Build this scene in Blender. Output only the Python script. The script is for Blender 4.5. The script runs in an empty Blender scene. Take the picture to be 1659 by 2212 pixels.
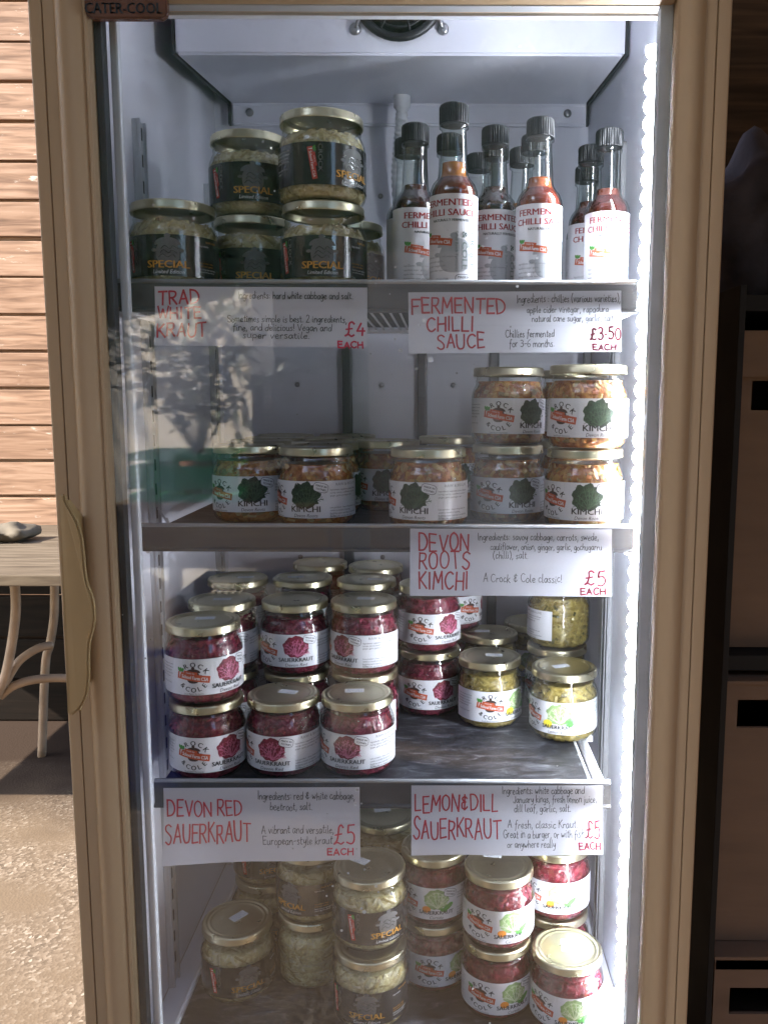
import bpy, bmesh, math, random
from mathutils import Vector, Matrix
random.seed(7)
S = bpy.context.scene
C = S.collection
R = math.radians
# ------------------------------------------------------------------ camera
# pixel frame used for measuring: 1659 x 2212, principal point 950,1106, focal 1850 px
FPX, PCX, PCY = 1850.0, 950.0, 1106.0
PITCH = math.atan(FPX / 13900.0)
ROLL = .003
def ray(x, y):
    a = (x - PCX) / FPX; b = (y - PCY) / FPX
    a, b = a * math.cos(ROLL) + b * math.sin(ROLL), -a * math.sin(ROLL) + b * math.cos(ROLL)
    return Vector((a, math.cos(PITCH) - b * math.sin(PITCH), -math.sin(PITCH) - b * math.cos(PITCH)))
def at(x, y, Y):                       # pixel -> point on the upright plane at depth Y
    v = ray(x, y); return v * (Y / v.y)
def atz(x, y, z):                      # pixel -> point on the level plane at height z
    v = ray(x, y); return v * (z / v.z)
cam = bpy.data.cameras.new('camera'); co = bpy.data.objects.new('camera', cam); C.objects.link(co)
fw = ray(PCX, PCY).normalized(); rt = (ray(PCX + 1, PCY) - ray(PCX, PCY)).normalized(); up = rt.cross(fw)
co.matrix_world = Matrix(((rt.x, up.x, -fw.x, 0), (rt.y, up.y, -fw.y, 0), (rt.z, up.z, -fw.z, 0), (0, 0, 0, 1)))
cam.sensor_fit = 'HORIZONTAL'; cam.sensor_width = 36; cam.lens = 36 * FPX / 1659
cam.shift_x = -(PCX - 829.5) / 1659; cam.clip_start = .02; cam.clip_end = 400
S.camera = co
# ------------------------------------------------------------------ light
SUNV = Vector((-.75, -.30, .60)).normalized()      # towards the sun
w = bpy.data.worlds.new('World'); S.world = w; w.use_nodes = True
nt = w.node_tree; bg = nt.nodes['Background']; sk = nt.nodes.new('ShaderNodeTexSky'); sk.sky_type = 'NISHITA'
sk.sun_disc = False; sk.sun_elevation = math.asin(SUNV.z); sk.sun_rotation = math.atan2(SUNV.x, SUNV.y)
nt.links.new(sk.outputs[0], bg.inputs[0]); bg.inputs[1].default_value = .15
sl = bpy.data.lights.new('sun', 'SUN'); sl.energy = 3.2; sl.angle = R(.5); sl.color = (1, .90, .76)
so = bpy.data.objects.new('sun', sl); C.objects.link(so); so.rotation_euler = SUNV.to_track_quat('Z', 'Y').to_euler()
S.view_settings.view_transform = 'Standard'; S.view_settings.look = 'None'; S.view_settings.exposure = 2.6; S.view_settings.gamma = 1
LED_STRENGTH = 30
S.render.engine = 'CYCLES'
cy = S.cycles; cy.use_denoising = True; cy.max_bounces = 10; cy.diffuse_bounces = 5; cy.glossy_bounces = 5
cy.transparent_max_bounces = 40; cy.transmission_bounces = 6; cy.caustics_reflective = False; cy.caustics_refractive = False
cy.sample_clamp_indirect = 4; cy.use_adaptive_sampling = False
# ------------------------------------------------------------------ materials
def newmat(name):
    m = bpy.data.materials.new(name); m.use_nodes = True
    return m, m.node_tree, m.node_tree.nodes['Principled BSDF']
def nd(t, typ, **kw):
    n = t.nodes.new(typ)
    for k, v in kw.items(): setattr(n, k, v)
    return n
def ramp(t, stops):
    n = t.nodes.new('ShaderNodeValToRGB'); e = n.color_ramp.elements
    e[0].position, e[0].color = stops[0][0], (*stops[0][1], 1)
    e[1].position, e[1].color = stops[-1][0], (*stops[-1][1], 1)
    for p, c in stops[1:-1]:
        x = e.new(p); x.color = (*c, 1)
    return n
def mat(name, col, rough=.5, metal=0, var=.12, scale=30, bump=0, spec=.5, stretch=(1, 1, 1), coat=0, bscale=None):
    m, t, p = newmat(name)
    p.inputs['Roughness'].default_value = rough; p.inputs['Metallic'].default_value = metal
    p.inputs['Specular IOR Level'].default_value = spec; p.inputs['Coat Weight'].default_value = coat
    tc = nd(t, 'ShaderNodeTexCoord'); mp = nd(t, 'ShaderNodeMapping'); mp.inputs['Scale'].default_value = stretch
    t.links.new(tc.outputs['Object'], mp.inputs[0])
    no = nd(t, 'ShaderNodeTexNoise'); no.inputs['Scale'].default_value = scale; no.inputs['Detail'].default_value = 6
    t.links.new(mp.outputs[0], no.inputs[0])
    lo = tuple(c * (1 - var) for c in col); hi = tuple(min(1, c * (1 + var)) for c in col)
    r = ramp(t, [(.3, lo), (.7, hi)]); t.links.new(no.outputs[0], r.inputs[0]); t.links.new(r.outputs[0], p.inputs['Base Color'])
    rr = nd(t, 'ShaderNodeMapRange'); rr.inputs[3].default_value = max(.03, rough - .08); rr.inputs[4].default_value = rough + .08
    t.links.new(no.outputs[0], rr.inputs[0]); t.links.new(rr.outputs[0], p.inputs['Roughness'])
    if bump:
        n2 = nd(t, 'ShaderNodeTexNoise'); n2.inputs['Scale'].default_value = bscale or scale * 3; n2.inputs['Detail'].default_value = 4
        t.links.new(mp.outputs[0], n2.inputs[0])
        b = nd(t, 'ShaderNodeBump'); b.inputs['Strength'].default_value = bump; b.inputs['Distance'].default_value = .004
        t.links.new(n2.outputs[0], b.inputs['Height']); t.links.new(b.outputs[0], p.inputs['Normal'])
    return m
def flat(name, col, rough=.55):
    m, t, p = newmat(name); p.inputs['Base Color'].default_value = (*col, 1); p.inputs['Roughness'].default_value = rough
    return m
def glassmat(name, f0=.045, tint=(1, 1, 1), edge=(.75, .8, .78), power=3.0, smudge=0):
    # thin clear glass: what is behind stays visible, the surface reflects by Schlick, edges a little darker (longer path)
    m, t, p = newmat(name); t.nodes.remove(p); out = t.nodes['Material Output']
    lw = nd(t, 'ShaderNodeLayerWeight'); lw.inputs[0].default_value = .5
    geo = nd(t, 'ShaderNodeNewGeometry')
    pw = nd(t, 'ShaderNodeMath', operation='POWER'); pw.inputs[1].default_value = 5
    t.links.new(lw.outputs['Facing'], pw.inputs[0])
    ma = nd(t, 'ShaderNodeMath', operation='MULTIPLY_ADD'); ma.inputs[1].default_value = .8; ma.inputs[2].default_value = f0
    t.links.new(pw.outputs[0], ma.inputs[0])
    fr = nd(t, 'ShaderNodeMath', operation='SUBTRACT'); fr.inputs[0].default_value = 1; t.links.new(geo.outputs['Backfacing'], fr.inputs[1])
    fac = nd(t, 'ShaderNodeMath', operation='MULTIPLY'); t.links.new(ma.outputs[0], fac.inputs[0]); t.links.new(fr.outputs[0], fac.inputs[1])
    p2 = nd(t, 'ShaderNodeMath', operation='POWER'); p2.inputs[1].default_value = power; t.links.new(lw.outputs['Facing'], p2.inputs[0])
    mx = nd(t, 'ShaderNodeMix', data_type='RGBA'); mx.inputs[6].default_value = (*tint, 1); mx.inputs[7].default_value = (*edge, 1)
    t.links.new(p2.outputs[0], mx.inputs[0])
    tr = nd(t, 'ShaderNodeBsdfTransparent'); t.links.new(mx.outputs[2], tr.inputs[0])
    gl = nd(t, 'ShaderNodeBsdfGlossy'); gl.inputs['Roughness'].default_value = .02
    ms = nd(t, 'ShaderNodeMixShader'); t.links.new(fac.outputs[0], ms.inputs[0]); t.links.new(tr.outputs[0], ms.inputs[1]); t.links.new(gl.outputs[0], ms.inputs[2])
    last = ms
    if smudge:       # dust, droplets and greasy smears: a thin diffuse film with a shape of its own
        tc = nd(t, 'ShaderNodeTexCoord')
        mp = nd(t, 'ShaderNodeMapping'); mp.inputs['Scale'].default_value = (1, 1, .45); mp.inputs['Rotation'].default_value = (0, R(25), 0)
        t.links.new(tc.outputs['Object'], mp.inputs[0])
        n1 = nd(t, 'ShaderNodeTexNoise'); n1.inputs['Scale'].default_value = 9; n1.inputs['Detail'].default_value = 8; n1.inputs['Roughness'].default_value = .6
        t.links.new(mp.outputs[0], n1.inputs[0])
        r1 = nd(t, 'ShaderNodeMapRange'); r1.inputs[1].default_value = .52; r1.inputs[2].default_value = .8; r1.inputs[4].default_value = smudge
        t.links.new(n1.outputs[0], r1.inputs[0])
        v = nd(t, 'ShaderNodeTexVoronoi'); v.inputs['Scale'].default_value = 55; t.links.new(tc.outputs['Object'], v.inputs[0])
        n3 = nd(t, 'ShaderNodeTexNoise'); n3.inputs['Scale'].default_value = 6; t.links.new(tc.outputs['Object'], n3.inputs[0])
        th = nd(t, 'ShaderNodeMapRange'); th.inputs[1].default_value = .5; th.inputs[2].default_value = .75; th.inputs[4].default_value = .15
        t.links.new(n3.outputs[0], th.inputs[0])
        ls = nd(t, 'ShaderNodeMath', operation='LESS_THAN'); t.links.new(v.outputs['Distance'], ls.inputs[0]); t.links.new(th.outputs[0], ls.inputs[1])
        m4 = nd(t, 'ShaderNodeMath', operation='MULTIPLY_ADD'); m4.inputs[1].default_value = .5; t.links.new(ls.outputs[0], m4.inputs[0]); t.links.new(r1.outputs[0], m4.inputs[2])
        df = nd(t, 'ShaderNodeBsdfTranslucent'); df.inputs[0].default_value = (.8, .8, .8, 1)
        d2 = nd(t, 'ShaderNodeBsdfDiffuse'); d2.inputs[0].default_value = (.8, .8, .8, 1)
        md = nd(t, 'ShaderNodeMixShader'); t.links.new(df.outputs[0], md.inputs[1]); t.links.new(d2.outputs[0], md.inputs[2])
        m5 = nd(t, 'ShaderNodeMath', operation='MULTIPLY'); t.links.new(m4.outputs[0], m5.inputs[0]); t.links.new(fr.outputs[0], m5.inputs[1])
        ms2 = nd(t, 'ShaderNodeMixShader'); t.links.new(m5.outputs[0], ms2.inputs[0]); t.links.new(ms.outputs[0], ms2.inputs[1]); t.links.new(md.outputs[0], ms2.inputs[2])
        last = ms2
    t.links.new(last.outputs[0], out.inputs[0])
    return m
def foodmat(name, stops, rough=.22, scale=90, bump=.6, sss=.0, flecks=None):
    m, t, p = newmat(name); p.inputs['Roughness'].default_value = rough
    tc = nd(t, 'ShaderNodeTexCoord'); no = nd(t, 'ShaderNodeTexNoise'); no.inputs['Scale'].default_value = scale; no.inputs['Detail'].default_value = 5
    no.inputs['Distortion'].default_value = 1.2
    oi = nd(t, 'ShaderNodeObjectInfo'); vm = nd(t, 'ShaderNodeVectorMath', operation='ADD')
    t.links.new(tc.outputs['Object'], vm.inputs[0]); t.links.new(oi.outputs['Random'], vm.inputs[1]); t.links.new(vm.outputs[0], no.inputs[0])
    r = ramp(t, stops); t.links.new(no.outputs[0], r.inputs[0]); t.links.new(r.outputs[0], p.inputs['Base Color'])
    b = nd(t, 'ShaderNodeBump'); b.inputs['Strength'].default_value = bump; b.inputs['Distance'].default_value = .003
    t.links.new(no.outputs[0], b.inputs['Height']); t.links.new(b.outputs[0], p.inputs['Normal'])
    return m
def shredmat(name, cols, rough=.25):
    m, t, p = newmat(name); p.inputs['Roughness'].default_value = rough
    g = nd(t, 'ShaderNodeNewGeometry'); n = len(cols)
    r = ramp(t, [(i / max(1, n - 1), c) for i, c in enumerate(cols)]); t.links.new(g.outputs['Random Per Island'], r.inputs[0])
    tc = nd(t, 'ShaderNodeTexCoord'); no = nd(t, 'ShaderNodeTexNoise'); no.inputs['Scale'].default_value = 250; t.links.new(tc.outputs['Object'], no.inputs[0])
    mx = nd(t, 'ShaderNodeMix', data_type='RGBA', blend_type='MULTIPLY'); mx.inputs[0].default_value = .7
    r2 = ramp(t, [(.3, (.55, .55, .55)), (.65, (1, 1, 1))]); t.links.new(no.outputs[0], r2.inputs[0])
    t.links.new(r.outputs[0], mx.inputs[6]); t.links.new(r2.outputs[0], mx.inputs[7]); t.links.new(mx.outputs[2], p.inputs['Base Color'])
    return m
def emit(name, col, st):
    m, t, p = newmat(name); p.inputs['Base Color'].default_value = (.9, .9, .9, 1)
    p.inputs['Emission Color'].default_value = (*col, 1); p.inputs['Emission Strength'].default_value = st
    return m
M = {}
M['frame'] = mat('beige painted metal', (.41, .29, .172), .58, 0, .025, 5)
M['handle'] = mat('beige moulded plastic', (.33, .225, .105), .4, 0, .05, 25)
M['liner'] = mat('white liner', (.73, .745, .815), .32, 0, .05, 6, .02, bscale=60)
M['gasket'] = mat('grey rubber seal', (.45, .46, .48), .5, 0, .08, 30)
M['channel'] = mat('grey light channel', (.16, .165, .17), .5, 0, .08, 30)
M['darkseal'] = mat('black rubber seal', (.03, .033, .038), .5, 0, .1, 40)
M['whiteplastic'] = mat('white plastic trim', (.58, .61, .65), .35, 0, .05, 30)
M['steel'] = mat('zinc slotted upright', (.50, .52, .55), .35, .6, .08, 60, stretch=(1, 1, .1))
M['slot'] = flat('dark slot', (.02, .02, .025))
M['lip'] = mat('grey price rail', (.10, .102, .106), .42, .15, .1, 25, .03)
M['liptop'] = mat('pale rail edge', (.33, .34, .35), .35, .2, .06, 40)
M['wire'] = mat('white coated wire', (.75, .76, .78), .35, 0, .05, 40)
m, t, p = newmat('slate shelf mat'); M['matt'] = m
tc = nd(t, 'ShaderNodeTexCoord'); n1 = nd(t, 'ShaderNodeTexNoise'); n1.inputs['Scale'].default_value = 48; n1.inputs['Detail'].default_value = 9; n1.inputs['Roughness'].default_value = .65; n1.inputs['Distortion'].default_value = .8
mp = nd(t, 'ShaderNodeMapping'); mp.inputs['Scale'].default_value = (.55, 1.5, 1); mp.inputs['Rotation'].default_value = (0, 0, R(20))
t.links.new(tc.outputs['Object'], mp.inputs[0]); t.links.new(mp.outputs[0], n1.inputs[0])
r = ramp(t, [(.30, (.006, .007, .010)), (.50, (.020, .022, .028)), (.60, (.055, .058, .070)), (.68, (.14, .145, .16)), (.8, (.22, .225, .24))]); t.links.new(n1.outputs[0], r.inputs[0]); t.links.new(r.outputs[0], p.inputs['Base Color'])
p.inputs['Roughness'].default_value = .5; b = nd(t, 'ShaderNodeBump'); b.inputs['Strength'].default_value = .25; b.inputs['Distance'].default_value = .002
t.links.new(n1.outputs[0], b.inputs['Height']); t.links.new(b.outputs[0], p.inputs['Normal'])
M['doorglass'] = glassmat('door glass', .058, (1, 1, 1), (.85, .9, .9), 4, smudge=.08)
M['jarglass'] = glassmat('jar glass', .06, (.98, .99, .98), (.6, .63, .6), 3)
M['bottleglass'] = glassmat('bottle glass', .09, (.93, .96, .95), (.28, .31, .32), 2.6)
M['led'] = emit('led diffuser', (.84, .90, 1.0), LED_STRENGTH)
M['gold'] = mat('gold lacquered lid', (.56, .52, .36), .30, 1, .05, 60)
M['paper'] = mat('white label paper', (.72, .73, .76), .38, 0, .02, 40)
M['blackpaper'] = mat('black label paper', (.014, .014, .015), .20, 0, .05, 40, coat=.4)
M['ink'] = flat('black ink', (.015, .016, .018)); M['greyink'] = flat('grey ink', (.16, .17, .17)); M['white'] = flat('white ink', (.72, .72, .72))
M['orange'] = flat('orange banner ink', (.50, .085, .025)); M['redbanner'] = flat('red banner ink', (.50, .04, .025)); M['gold_ink'] = flat('gold ink', (.62, .30, .035))
M['brown'] = flat('dark brown ink', (.05, .025, .018)); M['potgrey'] = flat('grey pot ink', (.12, .12, .12)); M['potpale'] = flat('pale grey pot ink', (.36, .38, .40))
M['savoy'] = mat('savoy green ink', (.012, .035, .014), .6, 0, .5, 250); M['savoyvein'] = flat('savoy vein ink', (.05, .10, .05))
M['redcab'] = mat('red cabbage ink', (.16, .008, .025), .6, 0, .45, 250); M['redvein'] = flat('red cabbage vein ink', (.55, .16, .27))
M['greencab'] = mat('green cabbage ink', (.25, .38, .15), .6, 0, .3, 200); M['greenvein'] = flat('pale vein ink', (.62, .70, .48))
M['leaf'] = flat('leaf green ink', (.06, .28, .04)); M['lemon'] = flat('lemon ink', (.75, .62, .04)); M['carrot'] = flat('carrot ink', (.75, .27, .03))
M['maroon'] = flat('maroon ink', (.30, .012, .02)); M['olive_ink'] = flat('grey green ink', (.13, .17, .16))
M['marker'] = mat('red marker ink', (.50, .035, .055), .6, 0, .18, 120); M['markerdark'] = mat('crimson marker ink', (.55, .02, .07), .6, 0, .15, 120); M['pen'] = flat('black pen ink', (.012, .012, .016))
m, t, p = newmat('white sign paper'); M['signpaper'] = m; t.nodes.remove(p)
d1 = nd(t, 'ShaderNodeBsdfDiffuse'); d1.inputs[0].default_value = (.74, .745, .80, 1); d2 = nd(t, 'ShaderNodeBsdfTranslucent'); d2.inputs[0].default_value = (.74, .745, .80, 1)
ms = nd(t, 'ShaderNodeMixShader'); n1 = nd(t, 'ShaderNodeTexNoise'); n1.inputs['Scale'].default_value = 60; mr = nd(t, 'ShaderNodeMapRange'); mr.inputs[3].default_value = .26; mr.inputs[4].default_value = .34
t.links.new(n1.outputs[0], mr.inputs[0]); t.links.new(mr.outputs[0], ms.inputs[0]); t.links.new(d1.outputs[0], ms.inputs[1]); t.links.new(d2.outputs[0], ms.inputs[2]); t.links.new(ms.outputs[0], t.nodes['Material Output'].inputs[0])
M['laminate'] = glassmat('clear laminate', .05, (.96, .97, .98), (.8, .8, .8), 3)
M['sticker'] = flat('white sticker', (.74, .76, .78)); M['blueink'] = flat('blue grey sticker print', (.22, .30, .45))
M['cap'] = mat('black ribbed plastic', (.007, .0075, .009), .42, 0, .1, 40)
M['fan'] = mat('black fan plastic', (.012, .012, .014), .4, 0, .1, 40)
M['screw'] = mat('steel screw', (.35, .35, .36), .3, .9, .1, 80)
M['hose'] = mat('translucent white hose', (.60, .63, .66), .4, 0, .05, 60)
FOOD = {
 'kimchi': (foodmat('kimchi paste', [(.3, (.13, .035, .008)), (.5, (.30, .10, .022)), (.7, (.45, .22, .05))]), shredmat('kimchi shreds', [(.30, .085, .015), (.45, .20, .045), (.55, .33, .10), (.38, .10, .02), (.50, .36, .16), (.16, .10, .02)])),
 'red': (foodmat('red kraut mash', [(.3, (.045, .003, .010)), (.5, (.13, .008, .028)), (.7, (.24, .03, .06))]), shredmat('red kraut shreds', [(.08, .005, .020), (.17, .014, .034), (.26, .045, .075), (.12, .006, .018), (.21, .022, .036)])),
 'lemon': (foodmat('lemon kraut mash', [(.3, (.11, .082, .018)), (.5, (.25, .19, .05)), (.7, (.38, .30, .10))]), shredmat('lemon kraut shreds', [(.31, .24, .07), (.42, .345, .13), (.24, .18, .045), (.045, .048, .014), (.46, .385, .17), (.33, .25, .075), (.08, .065, .02)])),
 'curtido': (foodmat('beet kraut mash', [(.3, (.05, .003, .008)), (.5, (.14, .007, .020)), (.7, (.25, .028, .045))]), shredmat('beet kraut shreds', [(.085, .004, .016), (.16, .011, .028), (.23, .045, .06), (.12, .006, .020), (.20, .035, .03)])),
 'special': (foodmat('white kraut mash', [(.3, (.28, .225, .09)), (.5, (.50, .43, .21)), (.7, (.64, .58, .36))]), shredmat('white kraut shreds', [(.54, .46, .21), (.66, .58, .36), (.44, .35, .13), (.68, .62, .42), (.30, .23, .08), (.60, .51, .27)])),
}
def saucemat(n, col, deep): return mat(n, col, .12, 0, .35, 35, 0, coat=.3)
SAUCE = {k: saucemat('chilli sauce ' + k, c, None) for k, c in {'amber': (.12, .017, .005), 'dark': (.035, .006, .006), 'red': (.15, .018, .006), 'maroon': (.045, .008, .006)}.items()}
SAUCETOP = {k: saucemat('sauce neck ' + k, c, None) for k, c in {'amber': (.42, .14, .015), 'dark': (.05, .012, .006), 'red': (.42, .10, .025), 'maroon': (.10, .022, .012)}.items()}
# ------------------------------------------------------------------ mesh helpers
def link(name, bm, mats, parent=None, loc=None, smooth=False, auto=None):
    me = bpy.data.meshes.new(name); bm.to_mesh(me); bm.free()
    for m in (mats if isinstance(mats, (list, tuple)) else [mats]): me.materials.append(m)
    if smooth or auto:
        for p in me.polygons: p.use_smooth = True
        if auto: me.set_sharp_from_angle(angle=R(auto))
    o = bpy.data.objects.new(name, me); C.objects.link(o)
    if parent: o.parent = parent
    if loc is not None: o.location = loc
    return o
def empty(name, loc=(0, 0, 0), rz=0):
    o = bpy.data.objects.new(name, None); C.objects.link(o); o.location = loc; o.rotation_euler = (0, 0, rz); o.empty_display_size = .02
    return o
def tag(o, label, cat, group=None):
    o['label'] = label; o['category'] = cat
    if group: o['group'] = group
    return o
def struct(o): o['kind'] = 'structure'; return o
def box(bm, x0, x1, y0, y1, z0, z1, bev=0, mi=0, mx=None):
    r = bmesh.ops.create_cube(bm, size=1)
    vs = r['verts']
    for v in vs: v.co = Vector(((x0 + x1) / 2 + v.co.x * (x1 - x0), (y0 + y1) / 2 + v.co.y * (y1 - y0), (z0 + z1) / 2 + v.co.z * (z1 - z0)))
    fs = set(f for v in vs for f in v.link_faces)
    for f in fs: f.material_index = mi
    if bev:
        es = list(set(e for v in vs for e in v.link_edges))
        q = bmesh.ops.bevel(bm, geom=es, offset=bev, segments=2, affect='EDGES', profile=.6)
        vs = list(set(v for f in q['faces'] for v in f.verts) | set(v for v in vs if v.is_valid))
        for f in q['faces']: f.material_index = mi
    if mx is not None: bmesh.ops.transform(bm, matrix=mx, verts=[v for v in vs if v.is_valid])
    return vs
def lathe(bm, prof, seg=40, mi=0, rfun=None, cap0=True, cap1=True):
    rings = []
    for r, z in prof:
        if r < 1e-6: rings.append([bm.verts.new((0, 0, z))]); continue
        rings.append([bm.verts.new(((rfun(a, r, z) if rfun else r) * math.cos(a), (rfun(a, r, z) if rfun else r) * math.sin(a), z)) for a in (2 * math.pi * i / seg for i in range(seg))])
    for a, b in zip(rings, rings[1:]):
        for i in range(seg):
            j = (i + 1) % seg
            if len(a) == 1 and len(b) == 1: continue
            if len(a) == 1: f = bm.faces.new((a[0], b[j], b[i]))
            elif len(b) == 1: f = bm.faces.new((a[i], a[j], b[0]))
            else: f = bm.faces.new((a[i], a[j], b[j], b[i]))
            f.material_index = mi; f.smooth = True
    return rings
def tube(bm, pts, r, seg=8, mi=0, rf=None):
    pts = [Vector(p) for p in pts]; rings = []; n = len(pts); prev = None
    for i, p in enumerate(pts):
        d = (pts[min(i + 1, n - 1)] - pts[max(i - 1, 0)]).normalized()
        u = prev if prev is not None else (Vector((0, 0, 1)) if abs(d.z) < .9 else Vector((1, 0, 0)))
        u = (u - d * u.dot(d)).normalized(); prev = u; v = d.cross(u); rr = rf(i) if rf else r
        rings.append([bm.verts.new(p + (u * math.cos(2 * math.pi * k / seg) + v * math.sin(2 * math.pi * k / seg)) * rr) for k in range(seg)])
    for a, b in zip(rings, rings[1:]):
        for k in range(seg):
            f = bm.faces.new((a[k], a[(k + 1) % seg], b[(k + 1) % seg], b[k])); f.material_index = mi; f.smooth = True
    for rg, fl in ((rings[0], True), (rings[-1], False)):
        f = bm.faces.new(rg[::-1] if fl else rg); f.material_index = mi
def extrude_poly(bm, pts, axis, a0, a1, mi=0):
    # pts: closed 2D outline; axis 'x': pts are (y,z), 'y': (x,z), 'z': (x,y)
    def mk(p, a): return {'x': (a, p[0], p[1]), 'y': (p[0], a, p[1]), 'z': (p[0], p[1], a)}[axis]
    A = [bm.verts.new(mk(p, a0)) for p in pts]; B = [bm.verts.new(mk(p, a1)) for p in pts]
    fs = [bm.faces.new(A[::-1]), bm.faces.new(B)]
    for i in range(len(pts)):
        j = (i + 1) % len(pts); fs.append(bm.faces.new((A[i], A[j], B[j], B[i])))
    for f in fs: f.material_index = mi
    bmesh.ops.recalc_face_normals(bm, faces=fs)
    return fs
def crom(pts, n=6, closed=False):
    P = [Vector(p) for p in pts]; out = []; N = len(P)
    rng = range(N if closed else N - 1)
    for i in rng:
        p0 = P[(i - 1) % N] if closed or i > 0 else P[i]; p1 = P[i]; p2 = P[(i + 1) % N]; p3 = P[(i + 2) % N] if closed or i + 2 < N else P[(i + 1) % N]
        for k in range(n):
            t = k / n
            out.append(.5 * ((2 * p1) + (p2 - p0) * t + (2 * p0 - 5 * p1 + 4 * p2 - p3) * t * t + (3 * p1 - p0 - 3 * p2 + p3) * t ** 3))
    if not closed: out.append(P[-1])
    return out
# ------------------------------------------------------------------ flat print (labels, signs)
_tc = {}
def text_polys(s):
    k = s
    if k in _tc: return _tc[k]
    c = bpy.data.curves.new('t', 'FONT'); c.body = s; c.size = 1; c.resolution_u = 2
    o = bpy.data.objects.new('t', c); C.objects.link(o); me = bpy.data.meshes.new_from_object(o)
    V = [(v.co.x, v.co.y) for v in me.vertices]; F = [tuple(p.vertices) for p in me.polygons]
    bpy.data.objects.remove(o); bpy.data.curves.remove(c); bpy.data.meshes.remove(me)
    x0 = min((v[0] for v in V), default=0); x1 = max((v[0] for v in V), default=1)
    V = [(x - x0, y) for x, y in V]; _tc[k] = (V, F, x1 - x0); return _tc[k]
class Print:
    """flat artwork in millimetres, later laid on a sheet or wrapped round a cylinder"""
    def __init__(s, mats): s.V = []; s.F = []; s.I = []; s.mats = list(mats); s.k = 0
    def mi(s, m):
        if m not in s.mats: s.mats.append(m)
        return s.mats.index(m)
    def add(s, V, F, m, lay):
        b = len(s.V); s.V += [(x, y, lay) for x, y in V]; s.F += [tuple(i + b for i in f) for f in F]; s.I += [s.mi(m)] * len(F)
    def poly(s, pts, m, lay): s.add([tuple(p)[:2] for p in pts], [tuple(range(len(pts)))], m, lay)
    def rect(s, cx, cy, w, h, m, lay, rot=0):
        c, q = math.cos(R(rot)), math.sin(R(rot))
        s.poly([(cx + x * c - y * q, cy + x * q + y * c) for x, y in ((-w / 2, -h / 2), (w / 2, -h / 2), (w / 2, h / 2), (-w / 2, h / 2))], m, lay)
    def ell(s, cx, cy, rx, ry, m, lay, n=20, rot=0, pw=1):
        c, q = math.cos(R(rot)), math.sin(R(rot)); P = []
        for i in range(n):
            a = 2 * math.pi * i / n; x = rx * math.copysign(abs(math.cos(a)) ** pw, math.cos(a)); y = ry * math.copysign(abs(math.sin(a)) ** pw, math.sin(a)); P.append((cx + x * c - y * q, cy + x * q + y * c))
        s.poly(P, m, lay)
    def text(s, t, x, y, size, m, lay, align='L', rot=0, shear=0, bold=0, width=None, track=0):
        V, F, wd = text_polys(t); sx = size if width is None else width / max(wd, 1e-6)
        ox = {'L': 0, 'C': -wd * sx / 2, 'R': -wd * sx}[align]; c, q = math.cos(R(rot)), math.sin(R(rot))
        for dx, dl in (((0, 0),) if not bold else ((-.030, 0), (.030, .02))):
            s.add([(x + (px * sx + dx * size + ox + py * size * shear) * c - py * size * q, y + (px * sx + dx * size + ox + py * size * shear) * q + py * size * c) for px, py in V], F, m, lay + dl)
    def arc(s, t, cx, cy, r, a0, a1, size, m, lay, flip=False, bold=0):
        n = len(t)
        for i, ch in enumerate(t):
            if ch == ' ': continue
            a = a0 + (a1 - a0) * (i / (n - 1)); s.text(ch, cx + r * math.cos(R(a)), cy + r * math.sin(R(a)), size, m, lay, 'C', a + 90 if flip else a - 90, bold=bold)
    def para(s, lines, x, y, size, lead, m, lay, wmax=None):
        for i, l in enumerate(lines):
            if l: s.text(l, x, y - i * lead, size, m, lay)
    def stroke(s, pts, wd, m, lay):
        P = [Vector(p[:2]) for p in pts]; n = len(P); s.k += 1; L = []; Rr = []
        for i, p in enumerate(P):
            d = P[min(i + 1, n - 1)] - P[max(i - 1, 0)]
            if d.length < 1e-9: d = Vector((1, 0))
            d.normalize(); q = Vector((-d.y, d.x)) * wd / 2
            if i == 0: p = p - d * wd * .3
            if i == n - 1: p = p + d * wd * .3
            L.append(p + q); Rr.append(p - q)
        b = len(s.V); lz = lay + (s.k % 40) * .0025
        for i in range(n): s.V += [(L[i].x, L[i].y, lz), (Rr[i].x, Rr[i].y, lz)]
        mi = s.mi(m)
        for i in range(n - 1): s.F.append((b + 2 * i, b + 2 * i + 1, b + 2 * i + 3, b + 2 * i + 2)); s.I.append(mi)
    def bm(s, cut=None):
        b = bmesh.new(); vs = [b.verts.new(v) for v in s.V]
        for f, i in zip(s.F, s.I):
            try: q = b.faces.new([vs[k] for k in f]); q.material_index = i
            except ValueError: pass
        b.normal_update()
        for f in b.faces:
            if f.normal.z < 0: f.normal_flip()
        if cut:
            x0 = min(v.co.x for v in b.verts); x1 = max(v.co.x for v in b.verts); x = math.ceil(x0 / cut) * cut + .013
            while x < x1:
                bmesh.ops.bisect_plane(b, geom=b.verts[:] + b.edges[:] + b.faces[:], plane_co=(x, 0, 0), plane_no=(1, 0, 0)); x += cut
        return b
    def wrapped(s, r, zc):              # onto a cylinder of radius r (m), facing -Y, artwork centre at height zc
        b = s.bm(cut=r * 1000 * R(6))
        for v in b.verts:
            a = v.co.x / 1000 / r; q = r + v.co.z / 1000
            v.co = Vector((q * math.sin(a), -q * math.cos(a), zc + v.co.y / 1000))
        return b
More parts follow.
